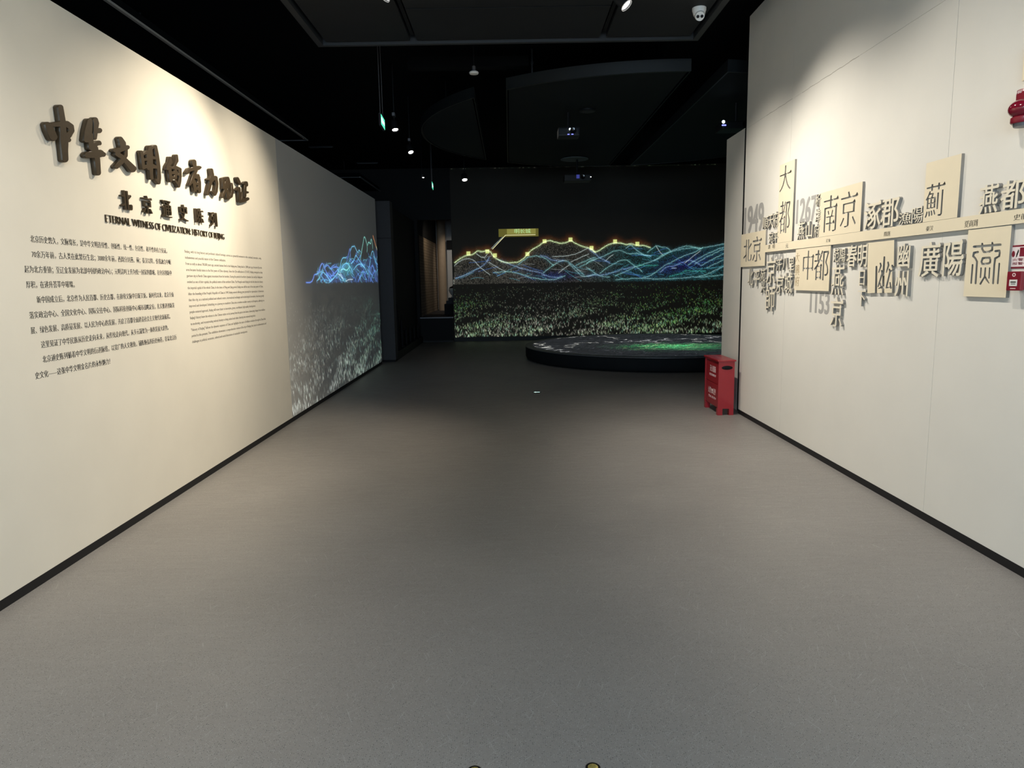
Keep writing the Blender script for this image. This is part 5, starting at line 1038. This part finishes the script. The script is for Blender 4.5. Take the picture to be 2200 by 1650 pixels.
o = plate('printed_text', glyph('FIRE', 0.036, 0.013, BOLD), 0.0008, M_whiteprint, (2.545 - XR, 3.639 - 3.60, 2.437 - 2.28), ROT_R, sd); o['kind'] = 'stuff'; o['label'] = 'white printed word FIRE'
jb = empty('junction_box', (XR, 3.58, 2.49)); tag(jb, 'beige box above the alarm sounder, cut by the right frame edge', 'box')
MB().box(2.575, XR, 3.50, 3.672, 2.495, 2.66, 0.004).build('housing', M_cream, jb)
MB().box(2.585, XR, 3.52, 3.665, 2.486, 2.495).build('bottom_gasket', M_blk, jb)
# crack in the horizontal board joint
cr = MB()
for k in range(26):
    t0, t1 = k / 26, (k + 1) / 26
    if 9 <= k <= 11: continue
    ya, yb = 7.34 - 1.88 * t0, 7.34 - 1.88 * t1
    z = 3.1543 + 0.0025 * math.sin(k * 1.9)
    cr.box(XR - 0.0006, XR, yb, ya, z - 0.0022, z + 0.0022)
o = cr.build('joint_crack', M_joint, wr); o['kind'] = 'stuff'; o['label'] = 'thin broken crack along the horizontal joint'

# ------------------------------------------------------------------ ceiling: entrance canopy
cz = 3.95
cf = empty('ceiling_canopy', (0.03, 3.3, cz)); tag(cf, 'large black rectangular canopy with two track slots over the entrance', 'canopy')
yf = 7.55
for xa, xb in ((-1.90, -1.84), (1.90, 1.96)):
    MB().box(xa, xb, -1.0, yf, cz - 0.01, cz + 0.14).build('edge_trim', M_canopy_edge, cf)
MB().box(-1.84, 1.90, yf - 0.045, yf, cz - 0.01, cz + 0.14).build('edge_trim', M_canopy_edge, cf)
for xa, xb, ya, yb in ((-1.80, -0.955, -1, yf - 0.09), (1.015, 1.86, -1, yf - 0.09)):
    MB().box(xa, xb, ya, yb, cz + 0.012, cz + 0.10).build('canopy_board', M_canopy, cf)
for ya, yb in ((-1.0, 2.6), (2.62, 6.63), (6.65, yf - 0.09)):
    MB().box(-0.885, 0.945, ya, yb, cz + 0.012, cz + 0.10).build('canopy_board', M_canopy, cf)
MB().box(-1.86, 1.92, -1, yf - 0.02, cz + 0.10, cz + 0.14).build('canopy_back', M_blk, cf)
for x in (-0.92, 0.98):
    MB().box(x - 0.017, x + 0.017, -1, yf - 0.2, cz + 0.03, cz + 0.10).build('lamp_track', M_blk, cf)

def track_lamp(base, aim, label, L=0.15, rad=0.048, drop=0.06, rim=True, adapter=M_blk):
    """spotlight head on a short stem; base is the point of the track it hangs from"""
    base = Vector(base); aim = Vector(aim)
    e = empty('track_spotlight', base); tag(e, label, 'spotlight', 'ceiling spotlights')
    MB().box(base.x - 0.018, base.x + 0.018, base.y - 0.05, base.y + 0.05, base.z - 0.02, base.z + 0.02).build('track_adapter', adapter, e)
    piv = base - Vector((0, 0, drop))
    MB().tube([base, piv], 0.010).build('stem', M_blk, e, True)
    d = (aim - piv).normalized()
    q = d.to_track_quat('Z', 'Y').to_matrix().to_4x4(); q.translation = piv - d * (L * 0.45)
    MB().lathe([(rad * 0.7, 0), (rad * 0.95, 0.012), (rad, 0.03), (rad, L), (rad * 0.93, L), (rad * 0.93, L - 0.012)], 28, q, cap=False).build('lamp_head', M_blkmet, e, True)
    e_ = [c for c in e.children if c.name.startswith('lamp_head')][0]
    MB().lathe([(0.0, L - 0.013), (rad * 0.86, L - 0.012), (rad * 0.86, L - 0.010), (0.0, L - 0.009)], 28, q, cap=False).build('lamp_glass', M_lamp, e_, True)
    MB().lathe([(0.0, 0.002), (rad * 0.7, 0.0)], 28, q, cap=False).build('rear_cap', M_blkmet, e_, True)
    if rim:
        MB().lathe([(rad * 0.94, L - 0.002), (rad * 1.03, L - 0.002), (rad * 1.03, L + 0.004), (rad * 0.94, L + 0.004)], 28, q, cap=False).build('bezel', M_rim, e_, True)
    return e
track_lamp((-0.92, 6.05, 3.96), (-2.2, 5.55, 2.2), 'spotlight on the left canopy track turned to the left wall', rad=0.052)
track_lamp((0.98, 6.33, 3.96), (2.3, 5.7, 2.2), 'spotlight on the right canopy track turned to the right wall', rad=0.052)
track_lamp((-1.52, 9.88, 3.80), (-1.1, 9.2, 1.6), 'bright spotlight beside the nearer green exit sign', drop=0.13, L=0.14, rad=0.046, rim=False, adapter=M_greymet)
track_lamp((-1.55, 11.58, 3.80), (-0.9, 10.6, 1.7), 'bright spotlight behind the one near the exit sign', drop=0.13, L=0.14, rad=0.046, rim=False, adapter=M_greymet)
track_lamp((-0.88, 14.70, 3.80), (-0.5, 13.4, 1.0), 'bright spotlight against the back wall above the projection', drop=0.13, L=0.14, rad=0.058, rim=False)
for x, y in ((-1.52, 9.88), (-1.55, 11.58), (-0.88, 14.70)):
    o = MB().tube([(x, y, 3.82), (x, y, ZC)], 0.008).build('hanging_rod', M_blkmet, None, True)
    tag(o, {9.88: 'thin black rod carrying the nearest of the three hanging spotlights', 11.58: 'thin black rod carrying the middle hanging spotlight', 14.70: 'thin black rod carrying the spotlight by the back wall'}[y], 'rod')

# cctv turret on the canopy
cc = empty('security_camera', (1.755, 6.74, cz + 0.012)); tag(cc, 'white two-eyed turret camera on the black entrance canopy', 'security camera')
T = Matrix.Translation((1.755, 6.74, cz + 0.012)) @ Matrix.Rotation(math.pi, 4, 'X')
MB().lathe([(0.062, 0), (0.062, 0.022), (0.058, 0.03), (0.050, 0.062), (0.046, 0.066)], 32, T).build('mount_base', M_white, cc, True)
hd = Vector((1.755, 6.72, cz - 0.055)); d = (Vector((0.9, 2.2, 1.2)) - hd).normalized()
q = d.to_track_quat('Z', 'Y').to_matrix().to_4x4(); q.translation = hd
bm_ = MB(); g = bmesh.ops.create_uvsphere(bm_.bm, u_segments=28, v_segments=16, radius=0.046)
for v in g['verts']: v.co = q @ v.co
tb = bm_.build('turret_ball', M_white, cc, True)
MB().lathe([(0.0395, 0.018), (0.041, 0.030), (0.039, 0.045), (0.0, 0.046)], 28, q, cap=False).build('front_plate', M_white, tb, True)
rgt = d.cross(Vector((0, 0, 1))).normalized()
for s_ in (-1, 1):
    q2 = q.copy(); q2.translation = hd + rgt * 0.0175 * s_
    MB().lathe([(0.0135, 0.044), (0.0135, 0.049), (0.010, 0.0495), (0, 0.0495)], 20, q2, cap=False).build('camera_lens', M_lens, tb, True)

# ------------------------------------------------------------------ ceiling: round canopy in three pieces over the table
DX, DY, DR = 1.98, 11.77, 3.34
def disc_piece(xa, xb, label):
    e = empty('disc_canopy', ((max(xa, DX - DR) + min(xb, DX + DR)) / 2, DY, 3.9)); tag(e, label, 'canopy', 'pieces of the round canopy')
    def outline(rr, a, b):
        pts = []
        a_, b_ = max(a, DX - rr + 1e-3), min(b, DX + rr - 1e-3)
        xs = np.linspace(a_, b_, 40)
        if a <= DX - rr: xs = DX - rr * np.cos(np.linspace(0, math.acos(np.clip((DX - b_) / rr, -1, 1)), 40))
        if b >= DX + rr: xs = DX + rr * np.cos(np.linspace(math.acos(np.clip((a_ - DX) / rr, -1, 1)), 0, 40))
        lo = [(x, DY - math.sqrt(max(rr * rr - (x - DX) ** 2, 0))) for x in xs]
        hi = [(x, DY + math.sqrt(max(rr * rr - (x - DX) ** 2, 0))) for x in xs[::-1]]
        out = lo + hi
        return [p for k, p in enumerate(out) if k == 0 or math.dist(p, out[k - 1]) > 1e-4][: None if math.dist(out[0], out[-1]) > 1e-4 else -1]
    ol = outline(DR, xa, xb)
    MB().prism(outline(DR - 0.03, xa + 0.03, xb - 0.03), 3.905, 4.02).build('canopy_board', M_disc, e)
    # rim: a band around the outline
    bm = bmesh.new(); n = len(ol)
    inn = outline(DR - 0.03, xa + 0.03, xb - 0.03)
    cx = sum(p[0] for p in ol) / n; cy = sum(p[1] for p in ol) / n
    rimb = MB()
    for k in range(n):
        p, p2 = ol[k], ol[(k + 1) % n]
        def inset(p):
            v = Vector((cx - p[0], cy - p[1])); return (p[0] + v.x / max(v.length, .1) * 0.04, p[1] + v.y / max(v.length, .1) * 0.04)
        i1, i2 = inset(p), inset(p2)
        vs = [rimb.bm.verts.new(c) for c in ((*p, 3.895), (*p2, 3.895), (*i2, 3.895), (*i1, 3.895), (*p, 4.03), (*p2, 4.03))]
        rimb.bm.faces.new((vs[0], vs[1], vs[5], vs[4])); rimb.bm.faces.new((vs[3], vs[2], vs[1], vs[0]))
    bm.free()
    bmesh.ops.remove_doubles(rimb.bm, verts=rimb.bm.verts[:], dist=1e-4)
    rimb.build('rim_band', M_disc_edge, e)
    for x, y in (((max(xa, DX - DR) + min(xb, DX + DR)) / 2, DY - 1.0), ((max(xa, DX - DR) + min(xb, DX + DR)) / 2, DY + 1.0)):
        MB().tube([(x, y, 4.02), (x, y, ZC)], 0.006).build('hanger', M_blkmet, e, True)
disc_piece(-9, -0.41, 'half-moon left piece of the round black canopy')
disc_piece(0.0, 2.12, 'wide middle piece of the round black canopy')
disc_piece(2.55, 9, 'right piece of the round black canopy, half hidden by the right wall')

# dark ceiling panels left of the partition
for k, (ya, yb, lab) in enumerate(((4.0, 12.0, 'dark dropped ceiling panel above the near left wall'), (16.1, 18.55, 'dark dropped ceiling panel with a pale edge near the grey pillar'))):
    e = empty('dropped_panel', (-5.2, (ya + yb) / 2, 3.9)); tag(e, lab, 'ceiling panel')
    MB().box(-7.2, -3.30, ya + 0.02, yb - 0.02, 3.91, 4.0).build('panel_board', M_black, e)
    MB().box(-3.30, -3.27, ya, yb, 3.895, 3.915).build('edge_trim', M_grey if k == 0 else M_trim_pale, e)
    for hx in (-6.8, -3.9):
        MB().tube([(hx, (ya + yb) / 2, 4.0), (hx, (ya + yb) / 2, ZC)], 0.01).build('hanger', M_blkmet, e, True)
    MB().box(-7.2, -3.30, (yb - 0.02) if k == 0 else ya, yb if k == 0 else ya + 0.02, 3.895, 3.91).build('edge_trim', M_greymet, e)
for (px, py, lab) in ((-3.96, 15.5, 'thin linear air slot on the black ceiling, nearer one'), (-3.39, 17.6, 'thin linear air slot on the black ceiling, farther one')):
    e = empty('air_slot', (px, py, ZC - 0.02)); tag(e, lab, 'air vent')
    MB().box(px - 0.26, px + 0.26, py - 0.04, py + 0.04, ZC - 0.02, ZC).build('vent_frame', M_canopy_edge, e)
    MB().box(px - 0.24, px + 0.24, py - 0.015, py + 0.015, ZC - 0.026, ZC - 0.02).build('vent_blade', M_greymet, e)

# pendant downlight and pipe
dl = empty('pendant_detector', (-0.38, 8.80, 4.0)); tag(dl, 'small pale-rimmed disc hanging on a stem behind the entrance canopy', 'detector')
MB().lathe([(0.0, 0.0), (0.05, 0.004), (0.058, 0.018), (0.05, 0.03), (0, 0.032)], 24, Matrix.Translation((-0.38, 8.80, 4.0)), cap=False).build('disc', M_white, dl, True)
MB().lathe([(0.025, 0.032), (0.022, 0.09), (0.008, 0.10)], 16, Matrix.Translation((-0.38, 8.80, 4.0))).build('neck', M_greymet, dl, True)
MB().tube([(-0.38, 8.80, 4.08), (-0.38, 8.80, ZC)], 0.006).build('stem', M_blkmet, dl, True)
pi = empty('ceiling_pipe', (0.335, 9.4, 4.03)); tag(pi, 'thin grey vertical pipe between the entrance canopy and the round canopy', 'pipe')
MB().tube([(0.335, 9.4, 4.03), (0.335, 9.4, ZC)], 0.011).build('pipe_run', M_greymet, pi, True)
MB().lathe([(0.022, 0), (0.022, 0.10)], 14, Matrix.Translation((0.335, 9.4, 4.03))).build('pipe_socket', M_greymet, pi, True)
MB().lathe([(0.017, 0), (0.017, 0.03)], 14, Matrix.Translation((0.335, 9.4, 4.28))).build('pipe_clip', M_greymet, pi, True)
MB().box(-1.2, 0.28, 9.05, 9.20, 4.16, 4.28).build('cable_tray', M_black)
tag(bpy.data.objects['cable_tray'], 'dim black cable tray crossing the ceiling behind the entrance canopy', 'cable tray')

# exit signs seen almost edge-on
def exit_sign(x, y, z, h, w, label):
    e = empty('exit_sign', (x, y, z)); tag(e, label, 'exit sign', 'green exit signs'); e.rotation_euler = (0, 0, R(2.5))
    MB().box(-0.012, 0.012, 0, w, 0, h, 0.003).build('sign_case', M_blkmet, e, local=True)
    MB().box(0.012, 0.0145, 0.01, w - 0.01, 0.012, h - 0.012).build('sign_face', M_exit, e, local=True)
    MB().box(0.0145, 0.016, 0.03, w * 0.42, 0.04, h - 0.04).build('sign_arrow', M_exitw, e, local=True)
    MB().box(0.0145, 0.016, w * 0.50, w - 0.04, 0.05, h - 0.05).build('sign_figure', M_exitw, e, local=True)
    for yy_ in (0.06, w - 0.06):
        MB().tube([(0, yy_, h), (0, yy_, ZC - z)], 0.004).build('hanging_rod', M_greymet, e, True, local=True)
exit_sign(-1.455, 8.40, 3.355, 0.135, 0.34, 'green lit exit sign hanging beside the nearer bright spotlight')
exit_sign(-1.455, 13.75, 3.33, 0.14, 0.34, 'green lit exit sign hanging in front of the back wall')
pj = empty('small_led_lamp', (-1.575, 13.5, 3.5)); tag(pj, 'tiny white lamp left of the farther exit sign', 'lamp')
MB().lathe([(0.0, -0.012), (0.016, -0.006), (0.018, 0.0)], 16, Matrix.Translation((-1.575, 13.5, 3.5)), cap=False).build('lamp_face', M_lamp, pj, True)
MB().lathe([(0.022, 0.0), (0.022, 0.05)], 16, Matrix.Translation((-1.60, 13.5, 3.5))).build('lamp_body', M_blkmet, pj, True)
MB().tube([(-1.60, 13.5, 3.55), (-1.60, 13.5, ZC)], 0.004).build('cable', M_blkmet, pj, True)

# projectors under the round canopy
def projector(x, y, z, label, w=0.36, d=0.30, h=0.13, face='front', plate_=True, lit=1.0):
    e = empty('projector', (x, y, z)); tag(e, label, 'projector', 'ceiling projectors')
    MB().box(x - w / 2, x + w / 2, y - d / 2, y + d / 2, z, z + h, 0.02).build('projector_body', M_blkmet, e)
    MB().tube([(x, y, z + h), (x, y, 3.895)], 0.02).build('mount_pole', M_blkmet, e, True)
    if plate_: MB().lathe([(0.27, 0), (0.27, 0.012)], 36, Matrix.Translation((x - 0.05, y, 3.883))).build('mount_plate', M_plate, e, True)
    q = Matrix.Translation((x + w * 0.18, y - d / 2 + 0.004, z + h * 0.55)) @ Matrix.Rotation(R(90), 4, 'X')
    MB().lathe([(0.045, 0.0), (0.045, 0.03), (0.036, 0.03), (0.0, 0.02)], 24, q, cap=False).build('projector_lens', M_lens, e, True)
    return e
e = projector(1.36, 14.16, 3.46, 'dark projector on a pole in front of the back wall, under a pale round plate', w=0.52, d=0.36, h=0.12)
MB().box(1.33, 1.39, 13.972, 13.982, 3.50, 3.57).build('blue_light', mat('dim_blue_led', (0.01, 0.01, 0.1), 0.4, emit=(0.03, 0.035, 0.22), estr=1.0), e)
MB().box(1.60, 1.615, 13.972, 13.982, 3.52, 3.53).build('status_light', M_lamp, e)
e = projector(0.87, 10.32, 3.55, 'dark projector with a small white beam light under the middle canopy piece', w=0.30, d=0.28, h=0.12, plate_=False)
MB().lathe([(0.0, 0), (0.014, 0.002), (0.014, 0.004)], 16, Matrix.Translation((0.88, 10.165, 3.635)) @ Matrix.Rotation(R(90), 4, 'X'), cap=False).build('beam_light', M_beam, e)
for xx in (0.86, 0.915): MB().box(xx - 0.014, xx + 0.014, 10.172, 10.182, 3.565, 3.572).build('blue_light', M_led, e)
e = projector(3.12, 9.95, 3.53, 'projector with a bright beam and blue lights beside the pale end pier', w=0.46, d=0.34, h=0.10, plate_=False)
MB().lathe([(0.0, 0), (0.020, 0.002), (0.020, 0.004)], 16, Matrix.Translation((2.90, 9.772, 3.615)) @ Matrix.Rotation(R(90), 4, 'X'), cap=False).build('beam_light', M_beam, e)
for xx in (2.895, 2.925): MB().box(xx - 0.012, xx + 0.012, 9.770, 9.781, 3.565, 3.58).build('blue_light', M_led, e)
sp = empty('ceiling_speaker', (1.13, 10.24, 3.88)); tag(sp, 'faint dark round speaker under the middle canopy piece', 'speaker')
MB().lathe([(0.10, 0.0), (0.115, 0.006), (0.115, 0.025)], 28, Matrix.Translation((1.13, 10.24, 3.88))).build('speaker_ring', M_blkmet, sp, True)
MB().lathe([(0.0, -0.006), (0.095, 0.001)], 28, Matrix.Translation((1.13, 10.24, 3.88)), cap=False).build('speaker_grille', M_canopy_edge, sp, True)

# ------------------------------------------------------------------ floor details
fm = empty('floor_marker', (0.36, 9.735, 0)); tag(fm, 'small glowing marker set in the dark floor between the walls', 'floor marker')
MB().lathe([(0.06, 0.0), (0.06, 0.002), (0.055, 0.003)], 24, Matrix.Translation((0.36, 9.735, 0))).build('marker_disc', M_stub, fm)
MB().prism([(0.315, 9.735), (0.345, 9.705), (0.345, 9.722), (0.400, 9.726), (0.400, 9.745), (0.345, 9.748), (0.345, 9.765)], 0.003, 0.0042).build('marker_arrow', M_glow, fm)
for x, y, lab in ((-0.139, 2.041, 'worn brass floor mark cut by the bottom edge, left of the middle'), (0.241, 2.046, 'worn brass floor mark cut by the bottom edge, right of the middle')):
    e = empty('floor_mark', (x, y, 0)); tag(e, lab, 'floor mark', 'brass floor marks')
    MB().lathe([(0.024, 0), (0.024, 0.002), (0.018, 0.0035)], 20, Matrix.Translation((x, y, 0))).build('mark_ring', M_blk, e)
    MB().lathe([(0.0, 0.006), (0.010, 0.0055), (0.017, 0.0034)], 12, Matrix.Translation((x, y, 0)), cap=False).build('mark_stud', M_brass, e)

bpy.data.objects.remove(_txo)
